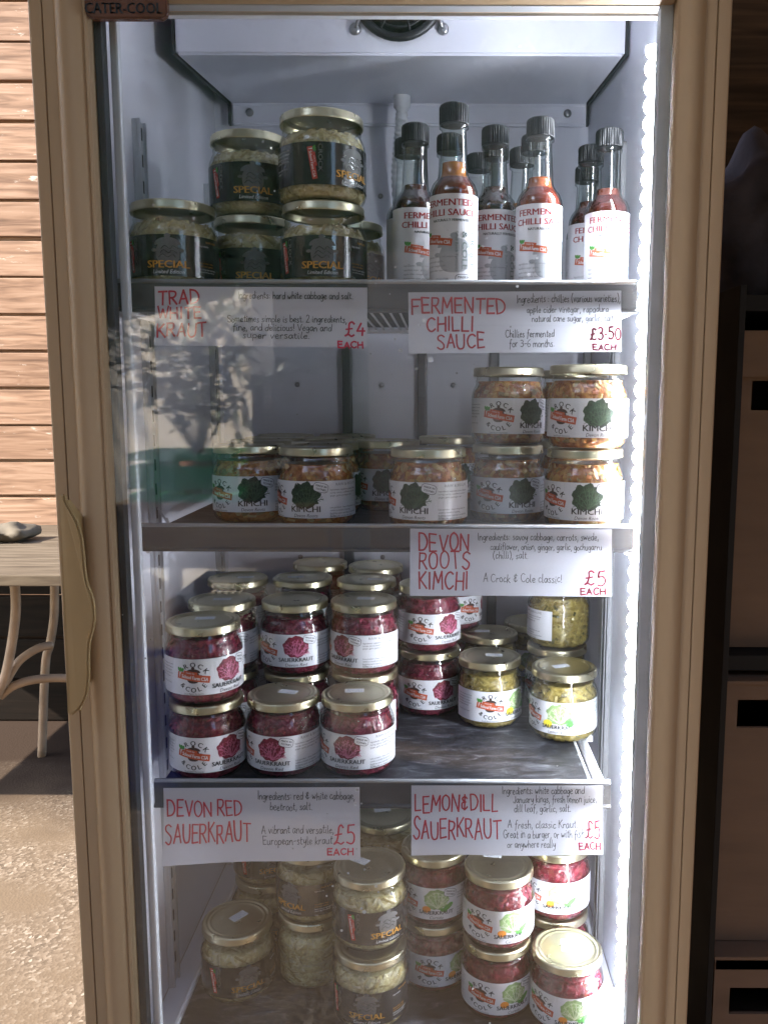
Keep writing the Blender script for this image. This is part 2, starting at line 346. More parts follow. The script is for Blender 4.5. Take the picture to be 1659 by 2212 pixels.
def cabbage(P, cx, cy, rad, fill, vein, seed, frill=.10, style=0):
    rn = random.Random(seed); n = 40; pts = []
    for i in range(n):
        a = 2 * math.pi * i / n; q = rad * (1 + frill * math.sin(a * 9 + rn.random() * 1.5) * .6 + rn.uniform(-frill, frill) * .5)
        pts.append((cx + q * 1.05 * math.cos(a), cy + q * .95 * math.sin(a) * (1.0 if math.sin(a) > 0 else .9)))
    P.add([(cx, cy)] + pts, [(0, 1 + i, 1 + (i + 1) % n) for i in range(n)], fill, .10)
    root = Vector((cx + rad * .1, cy - rad * .75))
    for k in range(9):
        a = R(20 + k * 17.5 + rn.uniform(-6, 6)); L = rad * (1.05 + .55 * math.sin(a)) * rn.uniform(.8, 1)
        tip = root + Vector((math.cos(a), math.sin(a))) * L; mid = (root + tip) / 2 + Vector((rn.uniform(-1, 1), rn.uniform(-1, 1))) * rad * .14
        c = crom([root, mid, tip], 5); P.stroke(c, rad * (.05 if style else .045), vein, .13)
        for f in (.45, .65, .82):
            p = c[int(f * (len(c) - 1))]
            for sg in (-1, 1):
                e = p + Vector((math.cos(a + sg * .75), math.sin(a + sg * .75))) * rad * rn.uniform(.16, .30); P.stroke([p, (p + e) / 2 + Vector((0, rad * .02)), e], rad * .03, vein, .16)
    for k in range(5):
        a0 = rn.uniform(0, 6.28); q = rad * rn.uniform(.35, .8)
        P.stroke([(cx + q * math.cos(a0 + t * .25) * 1.03, cy + q * math.sin(a0 + t * .25) * .93) for t in range(7)], rad * .03, vein, .22)
def banner(P, cx, cy, w, h, rot, m):
    P.rect(cx, cy, w, h, m, .30, rot); c, q = math.cos(R(rot)), math.sin(R(rot))
    def T(x, y): return (cx + x * c - y * q, cy + x * q + y * c)
    a = T(-w * .10, h * .62); P.rect(a[0], a[1], w * .42, h * .42, m, .315, rot)
    a = T(-w * .10, h * .47); P.text('made by', a[0], a[1], h * .36, M['white'], .40, 'C', rot)
    a = T(w * .045, -h * .27); P.text('School Farm CSA', a[0], a[1], h * .74, M['white'], .40, 'C', rot, width=w * .80, bold=.012)
    P.poly([T(-w * .445, h * .45), T(-w * .43, -h * .40), T(-w * .40, h * .45)], M['white'], .40)
    for d in (-1, 0, 1):
        a = T(-w * .42 + d * h * .28, h * .85); P.ell(a[0], a[1], h * .2, h * .34, M['leaf'], .42 + d * .02, 8, rot - d * 30)
def pot(P, cx, cy, r, m, lay):
    P.ell(cx, cy - r * .15, r * .82, r * .78, m, lay, 18, pw=.75)
    P.poly([(cx - r * .92, cy + r * .42), (cx + r * .92, cy + r * .42)] + [(cx + r * .92 * math.cos(R(a)), cy + r * .46 + r * .48 * math.sin(R(a))) for a in range(0, 181, 15)], m, lay + .01)
    P.ell(cx, cy + r * 1.05, r * .22, r * .16, m, lay + .02, 10)
    for sg in (-1, 1): P.ell(cx + sg * r * .95, cy + r * .05, r * .2, r * .12, m, lay + .015, 8)
LOREM = ['Ingredients: vegetables [savoy cabbage', 'turnip, carrot, cauliflower, red onion', 'ginger, garlic, gochugaru, salt', '', '', '', 'Live product - keep refrigerated, use', 'within a month of opening', 'Bubbling upon opening is caused by live', 'Lactobacilli, not the sale of gas']
def kraut_label(kind):
    P = Print([M['paper']]); ry = 20
    n = 48; us = [-89.4 + 178.8 * i / n for i in range(n + 1)]
    P.add([(u, -ry) for u in us] + [(u, ry) for u in us], [(i, i + 1, n + 2 + i, n + 1 + i) for i in range(n)], M['paper'], 0)
    ink = M['ink']
    P.para(['Crock ferments are made', 'in small batches in Devon', 'inspired by the seasons', 'nourishing, raw and alive', 'handmade in Totnes', '', 'Crock & Cole, Totnes'], -84, 12, 2.3, 3.5, ink, .1)
    x = -35
    P.arc('CROCK', x, -3.0, 14.2, 146, 34, 7.8, ink, .1, bold=.008); P.arc('&COLE', x, 2.2, 19.0, 224, 316, 7.6, ink, .1, flip=True, bold=.008)
    pot(P, x, 1.2, 8.6, M['brown'], .15); banner(P, x, -.3, 36, 7.6, -9, M['orange']); P.text('Small Batch Ferments', x, -19.4, 2.5, ink, .1, 'C')
    cx = 6
    if kind == 'kimchi': cabbage(P, cx, 4.2, 15.6, M['savoy'], M['savoyvein'], 3, .13)
    elif kind == 'red': cabbage(P, cx, 4.2, 14.8, M['redcab'], M['redvein'], 4, .10)
    elif kind == 'lemon':
        cabbage(P, cx, 4.6, 14.6, M['greencab'], M['greenvein'], 5, .11); P.ell(cx - 14, -7.5, 6, 5, M['lemon'], .26, 14)
        for k in range(16): a = R(25 + k * 9); P.stroke([(cx + 14, -10), (cx + 14 + math.cos(a) * 5, -10 + math.sin(a) * 7), (cx + 14 + math.cos(a) * 8, -10 + math.sin(a) * 12)], .8, M['leaf'], .28)
    else:
        cabbage(P, cx, 5, 14.2, M['greencab'], M['greenvein'], 6, .08); P.ell(cx - 12, -7, 5.2, 4.2, M['carrot'], .26, 12); P.ell(cx + 14, -4.5, 8, 3.2, M['leaf'], .27, 12, 35); P.ell(cx + 9, -8, 5, 2.4, M['leaf'], .275, 10, -20)
    nm, sub = {'kimchi': ('KIMCHI', 'Devon Roots'), 'red': ('SAUERKRAUT', 'Devon Red'), 'lemon': ('SAUERKRAUT', 'Lemon & Dill'), 'curtido': ('SAUERKRAUT', 'Curtido')}[kind]
    P.text(nm, cx, -13.2, 9.2 if kind == 'kimchi' else 7.0, ink, .45, 'C', width=32 if kind == 'kimchi' else 42, bold=.012)
    P.text(sub, cx, -18.8, 5.2, ink, .45, 'C', shear=.22, width=26 if len(sub) > 8 else None)
    bx, by = cx + 17, 13.0; P.ell(bx, by, 8.2, 5.2, ink, .30, 24, -14, .6); P.ell(bx, by, 7.7, 4.7, M['paper'], .36, 24, -14, .6)
    P.text('MADE IN', bx + .3, by + .6, 3.0, ink, .42, 'C', -14, bold=.01); P.text('TOTNES', bx - .3, by - 2.9, 3.0, ink, .42, 'C', -14, bold=.01)
    P.text('RAW & BIO-LIVE', 40, 14.6, 4.2, M['greyink'], .1, width=34); P.para(LOREM, 33, 9.5, 2.6, 3.2, ink, .1); P.text('325g', 33, -18.6, 3, ink, .1)
    return P
def special_label():
    P = Print([M['blackpaper']]); n = 48; ry = 20; us = [-94 + 188 * i / n for i in range(n + 1)]
    P.add([(u, -ry) for u in us] + [(u, ry) for u in us], [(i, i + 1, n + 2 + i, n + 1 + i) for i in range(n)], M['blackpaper'], 0)
    P.para(['Crock ferments are made', 'in small batches in Devon', 'inspired by the seasons', 'nourishing, raw and alive', '', 'Crock & Cole, Totnes', 'TQ9 6EA'], -88, 13, 2.3, 3.4, M['white'], .1)
    P.text('CROCK', -32, 18, 6, M['potgrey'], .1, rot=-90, bold=.01, width=26); P.text('&COLE', -38.5, 12, 6, M['potgrey'], .1, rot=-90, bold=.01, width=24)
    banner(P, -38, 0, 31, 5.2, -80, M['redbanner'])
    pot(P, 6, 4, 14, M['potgrey'], .15)
    for k in range(3): P.stroke(crom([(0 + 4 * j + random.uniform(-1, 1) - k, 7 - k * 4 + (2 if j % 2 else -1)) for j in range(5)], 3), .6, M['blackpaper'], .22)
    P.text('SPECIAL', 6, -12, 10, M['gold_ink'], .45, 'C', width=41, bold=.012); P.text('Limited Edition', 6, -17.6, 5.2, M['white'], .45, 'C', shear=.25, width=30)
    P.text('RAW & BIO', 46, 14.5, 3.0, M['gold_ink'], .1); P.text('Ingredients', 38, 10.5, 2.6, M['white'], .1)
    P.para(['live product - keep', 'cool, once opened'], 38, -6, 2.3, 2.9, M['gold_ink'], .1); P.para(['Bubbling upon opening is', 'caused by live cultures', '', '325g'], 38, -12, 2.2, 2.6, M['white'], .1)
    return P
def bottle_label():
    P = Print([M['paper']]); n = 44; us = [-54 + 108 * i / n for i in range(n + 1)]; y0, y1 = -46, 46
    P.add([(u, y0) for u in us] + [(u, y1) for u in us], [(i, i + 1, n + 2 + i, n + 1 + i) for i in range(n)], M['paper'], 0)
    m = M['maroon']
    pot(P, 7, -16, 19, M['potpale'], .06)
    P.text('FERMENTED', 0, 34, 9.6, m, .3, 'C', width=54, bold=.012); P.text('CHILLI SAUCE', 0, 24, 9.6, m, .3, 'C', width=60, bold=.012); P.text('NATURALLY FERMENTED', 4, 18.2, 3.8, M['ink'], .3, 'C', width=40, bold=.01)
    banner(P, -11, -1, 32, 7.2, -8, M['orange'])
    P.para(['Ingredients: chillies, red peppers,', 'rapadura sugar, garlic,', 'apple cider vinegar, salt', 'Refrigerate after opening'], -28, -18, 2.8, 4.6, M['greyink'], .3)
    P.text('150 ml', -28, -39, 3, M['greyink'], .3); P.para(['School Farm CSA', 'Dartington, TQ9 6EA'], -20, -41, 3, 3.6, M['ink'], .3)
    P.text('Small Batch Ferments', 8, 8, 4.2, M['olive_ink'], .3, rot=-90, width=40); P.text('& COLE', 15, 8, 8, M['olive_ink'], .3, rot=-90, width=38, bold=.01); P.text('CROCK', 24.5, 8, 8, M['olive_ink'], .3, rot=-90, width=38, bold=.01)
    P.ell(17, -40, 9, 5, M['ink'], .4, 24, 0, .6); P.ell(17, -40, 8.4, 4.4, M['paper'], .46, 24, 0, .6); P.text('MADE IN', 17, -39.3, 3.2, M['ink'], .52, 'C', bold=.01); P.text('TOTNES', 17, -43.2, 3.2, M['ink'], .52, 'C', bold=.01)
    return P
# ------------------------------------------------------------------ jars
def mesh_of(o): me = o.data; bpy.data.objects.remove(o); return me
def shreds(bm, rng, rfun, z0, z1, n, wmin, wmax, lmin, lmax):
    for _ in range(n):
        a = rng.uniform(0, 6.283); z = rng.uniform(z0, z1); th = rng.gauss(0, .75); L = rng.uniform(lmin, lmax); wd = rng.uniform(wmin, wmax); cv = rng.uniform(-60, 60); dep = rng.uniform(0, .0012)
        ns = 5; vs = []; px = 0; pz = 0; t = th
        for k in range(ns):
            lift = .0003 + .0009 * math.sin(math.pi * k / (ns - 1)) - dep
            row = []
            for sg in (-1, 1):
                x = px - math.sin(t) * wd / 2 * sg; zz = min(max(z + pz + math.cos(t) * wd / 2 * sg, z0), z1); r = rfun(zz) + lift + (.0003 if sg > 0 else 0)
                aa = a + x / .04; row.append(bm.verts.new((r * math.cos(aa), r * math.sin(aa), zz)))
            vs.append(row); px += math.cos(t) * L / ns; pz += math.sin(t) * L / ns; t += cv * L / ns
        for p, q in zip(vs, vs[1:]):
            f = bm.faces.new((p[0], q[0], q[1], p[1])); f.material_index = 1
            f.normal_update()
            c = f.calc_center_median()
            if f.normal.x * c.x + f.normal.y * c.y < 0: f.normal_flip()
def interp(prof):
    def f(z):
        for (r0, z0), (r1, z1) in zip(prof, prof[1:]):
            if z0 <= z <= z1: return r0 + (r1 - r0) * (z - z0) / max(1e-9, z1 - z0)
        return prof[-1][0]
    return f
JH = .0875; PH = .087
GP = [(.0, .0025), (.030, .0015), (.0345, .0), (.0385, .002), (.0415, .0065), (.0425, .012), (.0425, .0540), (.0420, .0585), (.0402, .0635), (.0382, .0672), (.0374, .0700), (.0380, .0712), (.0380, .0728), (.0370, .0738), (.0370, .0830)]
SP = [(.0, .0025), (.031, .0015), (.0355, .0), (.0400, .002), (.0432, .0065), (.0445, .012), (.0445, .0560), (.0440, .0610), (.0420, .0665), (.0402, .0700), (.0394, .0730), (.0400, .0742), (.0400, .0758), (.0388, .0768), (.0388, .0865)]
SP = [(r_, z_ * .956) for r_, z_ in SP]
def sub(prof, d=.0024):
    q = [(0, prof[0][1] + .002)] + [(max(r - d, 0), z + (.003 if r < .036 and z < .003 else 0)) for r, z in prof[1:-2]]
    return q
def dense(prof, dz=.003):
    out = [prof[0]]
    for (r0, z0), (r1, z1) in zip(prof, prof[1:]):
        n = max(1, int(math.hypot(r1 - r0, z1 - z0) / dz))
        for k in range(1, n + 1): out.append((r0 + (r1 - r0) * k / n, z0 + (z1 - z0) * k / n))
    return out
def lid_prof(R0, top, h=.0098):
    b = top - h
    return [(R0 - .0020, b + .0012), (R0 - .0012, b), (R0 - .0002, b + .0004), (R0, b + .0016), (R0 - .0006, b + .0030), (R0 - .0004, top - .0022), (R0 - .0009, top - .0010), (R0 - .0022, top - .0002), (R0 - .0040, top),
            (R0 - .0056, top - .0002), (R0 - .0066, top - .0011), (R0 - .0076, top - .0012), (R0 - .0086, top - .0006), (R0 - .0100, top - .0005), (R0 - .0112, top - .0012), (R0 - .0125, top - .0015), (.010, top - .0014), (0, top - .0014)]
def sticker_print():
    P = Print([M['sticker']]); P.rect(0, 0, 22, 12.5, M['sticker'], 0)
    for y, t_ in ((3.0, 'USE WITHIN 6 MONTHS'), (-.2, 'BATCH 0452 13'), (-3.6, '15 04 23')): P.text(t_, 0, y, 2.2, M['blueink'], .06, 'C', width=17)
    return P
STK = mesh_of(link('price_sticker', (lambda b: (bmesh.ops.scale(b, vec=(.001, .001, .001), verts=b.verts), b)[1])(sticker_print().bm()), [M['sticker'], M['blueink']]))
KINDS = {}
for kind in ('kimchi', 'red', 'lemon', 'curtido', 'special'):
    prof, H, LR = (SP, PH, .0425) if kind == 'special' else (GP, JH, .0410)
    K = {}
    b = bmesh.new(); lathe(b, prof, 48); K['glass_body'] = mesh_of(link('glass_body', b, M['jarglass'], smooth=True))
    rng = random.Random(kind); inn = sub(prof); top = inn[-1][1] - (.004 if kind == 'special' else .0)
    K['fill'] = []
    for var in range(2):
        b = bmesh.new(); ph = [rng.uniform(0, 6) for _ in range(4)]
        def rf(a, r, z, ph=ph): return r - .0006 + .0005 * math.sin(a * 11 + z * 600 + ph[0]) + .0004 * math.sin(a * 23 - z * 900 + ph[1])
        d = dense([p for p in inn if p[1] <= top] + [(0, top + .001)]); lathe(b, d, 64, 0, rf)
        fz = interp([p for p in inn if p[0] > .03]); zz0, zz1 = inn[1][1] + .003, top
        if kind == 'kimchi': shreds(b, rng, fz, zz0, zz1, 420, .0025, .0070, .005, .014)
        elif kind == 'lemon': shreds(b, rng, fz, zz0, zz1, 420, .0010, .0042, .004, .015)
        elif kind == 'special': shreds(b, rng, fz, zz0, zz1, 560, .0012, .0036, .008, .024)
        else: shreds(b, rng, fz, zz0, zz1, 520, .0014, .0042, .006, .016)
        K['fill'].append(mesh_of(link('contents', b, list(FOOD[kind]))))
    b = bmesh.new(); lathe(b, lid_prof(LR, H), 56); K['lid'] = mesh_of(link('lid', b, M['gold'], smooth=True))
    P = special_label() if kind == 'special' else kraut_label(kind)
    r = (.0445 if kind == 'special' else .0425) + .0002
    K['paper_label'] = mesh_of(link('paper_label', P.wrapped(r, .0325), P.mats))
    K['H'] = H; KINDS[kind] = K
count = 0
def inst(name, me, parent, loc=(0, 0, 0), rot=(0, 0, 0)):
    o = bpy.data.objects.new(name, me); C.objects.link(o); o.parent = parent; o.location = loc; o.rotation_euler = rot; return o
PLACED = []
def jar(kind, x, y, z, face, label, group, stick=None, cat='jar'):
    """face: degrees the picture on the label is turned to the right of the camera direction; stick: (dx, dy, rot) of the lid sticker"""
    global count; count += 1; K = KINDS[kind]
    nm = {'kimchi': 'kimchi_jar', 'special': 'black_label_jar', 'red': 'red_kraut_jar', 'lemon': 'lemon_kraut_jar', 'curtido': 'pink_kraut_jar'}[kind]
    o = empty(nm, (x, y, z)); tag(o, label, cat, group)
    toward = math.degrees(math.atan2(x, y))           # the label direction is measured from the line of sight
    u0 = math.degrees(6 / 1000 / .0427)
    rz = R(face - toward * 1.0 - u0)
    inst('glass_body', K['glass_body'], o, rot=(0, 0, 0)); rn = random.Random(count)
    c_ = inst('contents', K['fill'][count % 2], o, rot=(0, 0, rn.uniform(0, 6.28))); c_.scale.z = rn.uniform(.93, 1.0)
    l = inst('lid', K['lid'], o, rot=(0, 0, rn.uniform(0, 6.28)))
    inst('paper_label', K['paper_label'], o, (0, 0, rn.uniform(-.0008, .0008)), (R(rn.uniform(-.5, .5)), R(rn.uniform(-.5, .5)), rz))
    if stick:
        s = inst('price_sticker', STK, l, (0, 0, K['H'] - .00125)); a = -l.rotation_euler.z
        dx, dy = stick[0], stick[1]; s.location.x = dx * math.cos(a) - dy * math.sin(a); s.location.y = dx * math.sin(a) + dy * math.cos(a); s.rotation_euler.z = a + R(stick[2])
    PLACED.append((kind, x, y, z)); return o
S1, S2, S3, S4 = .107, -.140, -.421, -.722
YL1, YL = .862, .884
# ------------------------------------------------------------------ the fridge
XL, XR, YB = -.338, .222, 1.335          # inner side walls, back wall
ZT, ZB = .47, -.728
fr = empty('display_fridge', (-.058, 1.08, -1.2)); tag(fr, 'beige upright glass door display fridge stocked with jars and bottles', 'fridge')
FO = Vector(fr.location)
def fpart(name, bm, mats, parent=None, smooth=False, auto=None):
    o = link(name, bm, mats, parent or fr, smooth=smooth, auto=auto)
    if parent is None or parent is fr: o.location = -FO
    return o
b = bmesh.new()
box(b, XL - .033, XL, .846, YB + .05, -1.17, ZT + .16, .004, 1); box(b, XR, XR + .033, .846, YB + .05, -1.17, ZT + .16, .004, 1)
fpart('cabinet', b, [M['liner'], M['frame']])
b = bmesh.new(); box(b, XL - .033, XR + .033, .85, YB + .05, ZT + .16, ZT + .30, .006); fpart('top_housing', b, M['frame'])
b = bmesh.new(); box(b, XL, XR, .87, YB + .05, -1.17, ZB - .012, .004); fpart('plinth', b, M['frame'])
b = bmesh.new()                                     # white liner: sides, back with pressed grooves, ceiling
box(b, XL - .001, XL + .003, .862, YB, ZB, ZT); box(b, XR - .003, XR + .001, .862, YB, ZB, ZT)
box(b, XL + .003, XR - .003, YB, YB + .02, ZB, ZT); box(b, XL, XR, .862, YB + .02, ZT, ZT + .15)
fpart('liner', b, M['liner'])
b = bmesh.new()
for x0, x1 in ((-.150, -.135), (-.035, -.020), (.075, .090)): box(b, x0, x1, YB - .012, YB - .0005, ZB, .398, .003)
fpart('back_channel', b, M['lip'])
def screw(name, x, y, z, r, parent=None):
    b = bmesh.new(); lathe(b, [(0, 0), (r, 0), (r * .9, r * .35), (r * .5, r * .55), (0, r * .5)], 14); bmesh.ops.transform(b, matrix=Matrix.Translation((x, y, z)) @ Matrix.Rotation(R(90), 4, 'X'), verts=b.verts)
    fpart(name, b, M['screw'], smooth=True)
for x in (-.22, -.09, .02, .15):
    for z in (.30, .02, -.25): screw('panel_screw', x, YB - .001, z, .004)
# front inner frame of the liner (magnet strip face seen through the glass)
b = bmesh.new()
box(b, XL - .030, XL + .0, .838, .8455, ZB - .1, ZT + .1); box(b, XL + .0005, XL + .009, .846, .862, ZB - .1, ZT + .05, .002)
fpart('front_trim', b, M['whiteplastic'])
b = bmesh.new(); box(b, XR + .002, XR + .030, .838, .8455, ZB - .1, ZT + .1); box(b, XL - .03, XR + .03, .838, .8455, at(830, 33, .838).z, .55)
fpart('front_trim', b, M['whiteplastic'])
# slotted uprights
def upright(x, y, sgn, mm='steel'):
    b = bmesh.new(); d = .006
    box(b, x, x + sgn * d, y - .011, y + .011, ZB, .30, .0015, 0)
    for s2 in (-1, 1): box(b, x + sgn * d, x + sgn * (d + .003), y + s2 * .0095 - .0015, y + s2 * .0095 + .0015, ZB, .30, 0, 0)
    z = -.70
    while z < .29:
        box(b, x + sgn * d, x + sgn * (d + .0006), y - .004, y + .004, z, z + .013, 0, 1); z += .028
    fpart('slotted_upright', b, [M[mm], M['slot']])
for y in (.985, 1.27): upright(XL + .003, y, 1)
M['dimsteel'] = mat('darkened zinc upright', (.20, .205, .215), .5, .2, .08, 60)  # same zinc as the left side, darkened to offset the light strip's glare
for y in (1.07, 1.27): upright(XR - .003, y, -1, 'dimsteel')
# fan cover: wedge at the top back
cxl, cxr = -.3085, .2135; yf = 1.055
b = bmesh.new()
zf = .395; zb = .428; zg = .398
extrude_poly(b, [(yf, ZT - .001), (yf, zf), (YB - .012, zb), (YB - .012, zg), (YB - .002, zg), (YB - .002, ZT - .001)], 'x', cxl, cxr)
bmesh.ops.bevel(b, geom=b.edges[:], offset=.003, segments=2, affect='EDGES')
cov = fpart('fan_cover', b, M['liner'], auto=30)
for x in (cxl - .004, cxr + .001):
    b = bmesh.new(); extrude_poly(b, [(yf + .002, ZT - .002), (yf + .002, zf + .001), (YB - .012, zb - .002), (YB - .012, zg + .001), (YB - .003, zg + .001), (YB - .003, ZT - .002)], 'x', x, x + .003)
    fpart('cover_seal', b, M['darkseal'])
for x in (cxl + .028, cxr - .028): screw('cover_screw', x, YB - .0125, .415, .006)
# fan grille
fc = at(862, -14, yf); b = bmesh.new()
def ringx(bm, c, r, rr, mi=0):
    pts = [(c.x + r * math.cos(a), c.y, c.z + r * math.sin(a)) for a in (2 * math.pi * i / 40 for i in range(41))]; tube(bm, pts, rr, 8, mi)
for r, rr in ((.049, .005), (.038, .0016), (.029, .0016), (.020, .0016)): ringx(b, Vector((fc.x, yf - .006, fc.z)), r, rr)
for k in range(8):
    a = k * math.pi / 4 + .3; tube(b, [(fc.x + .012 * math.cos(a), yf - .008, fc.z + .012 * math.sin(a)), (fc.x + .048 * math.cos(a), yf - .007, fc.z + .048 * math.sin(a))], .0016, 6)
vs0 = len(b.verts); lathe(b, [(0, 0), (.046, 0), (.046, .002), (0, .002)], 32); bmesh.ops.transform(b, matrix=Matrix.Translation((fc.x, yf - .0005, fc.z)) @ Matrix.Rotation(R(90), 4, 'X'), verts=b.verts[vs0:])
fpart('fan_grille', b, M['fan'])
for sx in (-1, 1):
    b = bmesh.new(); q = at(862 + sx * 95, 62, yf); tube(b, [(q.x, yf - .004, q.z), (q.x - sx * .012, yf - .006, q.z + .022)], .002, 6); fpart('fan_clip', b, M['screw'], smooth=True)
    screw('fan_screw', q.x, yf - .0005, q.z, .007)
# drain hose
h0 = at(868, 212, 1.27); b = bmesh.new()
pts = crom([(h0.x, 1.27, .432), (h0.x, 1.272, h0.z - .02), (h0.x - .004, 1.285, h0.z - .055), (h0.x - .008, 1.295, h0.z - .10), (h0.x - .005, 1.30, h0.z - .16)], 24)
tube(b, pts, .008, 12, 0, lambda i: (.012 if i < 20 else .0075 + .0016 * (i % 4 < 2)))
fpart('drain_hose', b, M['hose'])
# LED strip on the right front corner: a diffuser tube swollen over each lamp
b = bmesh.new(); lx, ly = .2085, .893; prof = []; z = -.80; k = 0
while z < at(1400, 95, .893).z: prof.append((.0030 + .0050 * abs(math.sin(k * math.pi / 6)) ** .8, z)); z += .0029; k += 1
lathe(b, [(0, prof[0][1])] + prof + [(0, prof[-1][1])], 16)
bmesh.ops.transform(b, matrix=Matrix.Translation((lx, ly, 0)), verts=b.verts)
b.normal_update()
for f in b.faces:                       # lamps shine out of the open side of the channel, its back is closed
    if f.normal.x * -.85 + f.normal.y * -.53 < -.05: f.material_index = 1
fpart('led_strip', b, [M['led'], M['gasket']], smooth=True)
b = bmesh.new(); box(b, lx + .0085, XR - .0035, ly - .012, ly + .012, -.81, .372, .001); fpart('led_channel', b, M['channel'])
# shelves
def shelf(z, y0, up_, lipx0, lipx1, lip_h, floor=False, mx0=-.305, mx1=.185):
    o = empty('shelf', Vector((-.058, 1.08, z)) - FO); o.parent = fr
    off = -Vector((-.058, 1.08, z))
    def sp(name, bm, mats, **k): q = link(name, bm, mats, o, **k); q.location = off; return q
    b = bmesh.new(); box(b, mx0, mx1, y0 + .008, YB - .05, z - .004, z - .0002, .001); sp('slate_mat', b, M['matt'])
    if floor: return o
    b = bmesh.new()
    tz = z + .006 + up_
    extrude_poly(b, [(y0, tz), (y0 + .006, tz), (y0 + .006, tz - .004), (y0 + .0022, tz - .004), (y0 + .0022, tz - lip_h + .003), (y0 + .007, tz - lip_h), (y0 + .007, tz - lip_h - .0012), (y0 - .003, tz - lip_h - .0012), (y0 - .003, tz - lip_h + .001), (y0, tz - lip_h + .003)], 'x', lipx0, lipx1)
    sp('price_rail', b, M['lip'])
    b = bmesh.new(); tube(b, [(lipx0 + .001, y0 + .001, tz + .0015), (lipx1 - .001, y0 + .001, tz + .0015)], .0024, 8); sp('rail_edge', b, M['liptop'])
    b = bmesh.new()
    for x in (lipx0 + .004, lipx1 - .004): tube(b, [(x, y0 + .012, z - .008), (x, YB - .035, z - .008)], .004, 8); tube(b, [(x, y0 + .012, z - .022), (x, YB - .035, z - .022)], .0028, 8)
    for yy in (YB - .035, YB - .042): tube(b, [(lipx0 + .004, yy, z - .008), (lipx1 - .004, yy, z - .008)], .0035, 8)
    x = lipx0 + .02
    while x < lipx1 - .01: tube(b, [(x, y0 + .012, z - .0065), (x, YB - .034, z - .0065), (x, YB - .034, z + .004)], .0016, 6); x += .0115
    sp('wire_rack', b, M['wire'])
    for sx, x in ((-1, lipx0 - .001), (1, lipx1 + .001)):
        for yy in (.985 if sx < 0 else 1.07, 1.27):
            b = bmesh.new(); tube(b, crom([(x + sx * .012, yy, z + .012), (x + sx * .004, yy - .006, z + .004), (x - sx * .006, yy - .012, z - .008), (x - sx * .003, yy - .016, z + .003)], 5), .0013, 6)
            box(b, min(x, x + sx * .012), max(x, x + sx * .012), yy - .006, yy + .006, z - .022, z - .0125, .001)
            sp('shelf_clip', b, M['steel'])
    return o
shelf(S1, YL1, -.0015, -.321, .193, .0265); shelf(S2, YL, 0, -.314, .203, .0245); shelf(S3, YL, 0, -.310, .187, .0270, mx1=.166); shelf(S4, .83, 0, 0, 0, 0, True, -.300, .185)
b = bmesh.new(); box(b, XL + .004, XR - .004, .832, YB - .002, ZB - .010, S4 - .0045, .001); fpart('floor_pan', b, M['liner'])
for x in (-.303, .188): b = bmesh.new(); tube(b, [(x, .84, S4 + .001), (x, YB - .05, S4 + .001)], .003, 8); fpart('mat_edging', b, M['wire'])
# door: stiles with a rounded bullnose, double glazing, handle, badge
door = empty('door', Vector((-.058, .82, -.3)) - FO); door.parent = fr; DO = Vector((-.058, .82, -.3))
def dpart(name, bm, mats, **k): q = link(name, bm, mats, door, **k); q.location = -DO; return q
DX0, DX1 = -.3655, .2575; GX0, GX1 = -.3125, .2085; YD = .806; DZ0, DZ1 = -1.06, .56
def stile(x0, x1, sg, z0, z1):
    # cross-section (distance from the outer edge, y): flat face, groove, step, bullnose, inner lip
    wv = abs(x1 - x0)
    sec = [(0, .846), (0, YD + .004), (.0015, YD + .001), (.0035, YD), (.0128, YD), (.0132, YD + .0022), (.0140, YD + .0022), (.0144, YD), (.0240, YD), (.0252, YD - .0012)]
    sec += [(.0252 + .0215 * t, YD - .0012 - .0068 * math.sin(math.pi * min(1, .06 + .94 * t))) for t in [i / 10 for i in range(1, 11)]]
    sec += [(wv - .0045, YD + .002), (wv - .0030, YD + .0005), (wv - .0008, YD + .0015), (wv, YD + .004), (wv, .846)]
    b = bmesh.new(); extrude_poly(b, [(x0 + sg * d, y) for d, y in sec], 'z', z0, z1); return b
dpart('door_stile', stile(DX0, GX0, 1, DZ0, DZ1), M['frame'], auto=35)
dpart('door_stile', stile(DX1, GX1, -1, DZ0, DZ1), M['frame'], auto=35)
b = bmesh.new(); box(b, GX0 + .0005, GX1 - .0005, YD + .001, .8375, at(830, -6, YD).z, DZ1, .003); dpart('door_rail', b, M['frame'])
b = bmesh.new(); box(b, GX0 + .0005, GX1 - .0005, YD + .001, .845, DZ0, -.90, .003); dpart('door_rail', b, M['frame'])
for yy in (.814, .832):
    b = bmesh.new(); box(b, GX0 + .0004, GX1 - .0004, yy, yy + .004, -.8995, at(830, -6, YD).z - .001); dpart('glass_pane', b, M['doorglass'])
b = bmesh.new()
box(b, GX0 + .0006, GX0 + .0075, .8185, .8315, -.899, .404, .001); box(b, GX1 - .0120, GX1 - .0006, .8185, .8315, -.899, .404, .001, 1); box(b, GX0 + .008, GX1 - .0125, .8185, .8315, at(830, 11, .8185).z, .404, .001, 1)
dpart('glazing_spacer', b, [M['darkseal'], M['gasket']])
b = bmesh.new(); box(b, GX0 + .0075, GX0 + .0155, .8365, .8455, -.899, .404, .002); box(b, GX1 - .0095, GX1 - .002, .8365, .8455, -.899, .404, .002)
dpart('magnet_seal', b, M['whiteplastic'])
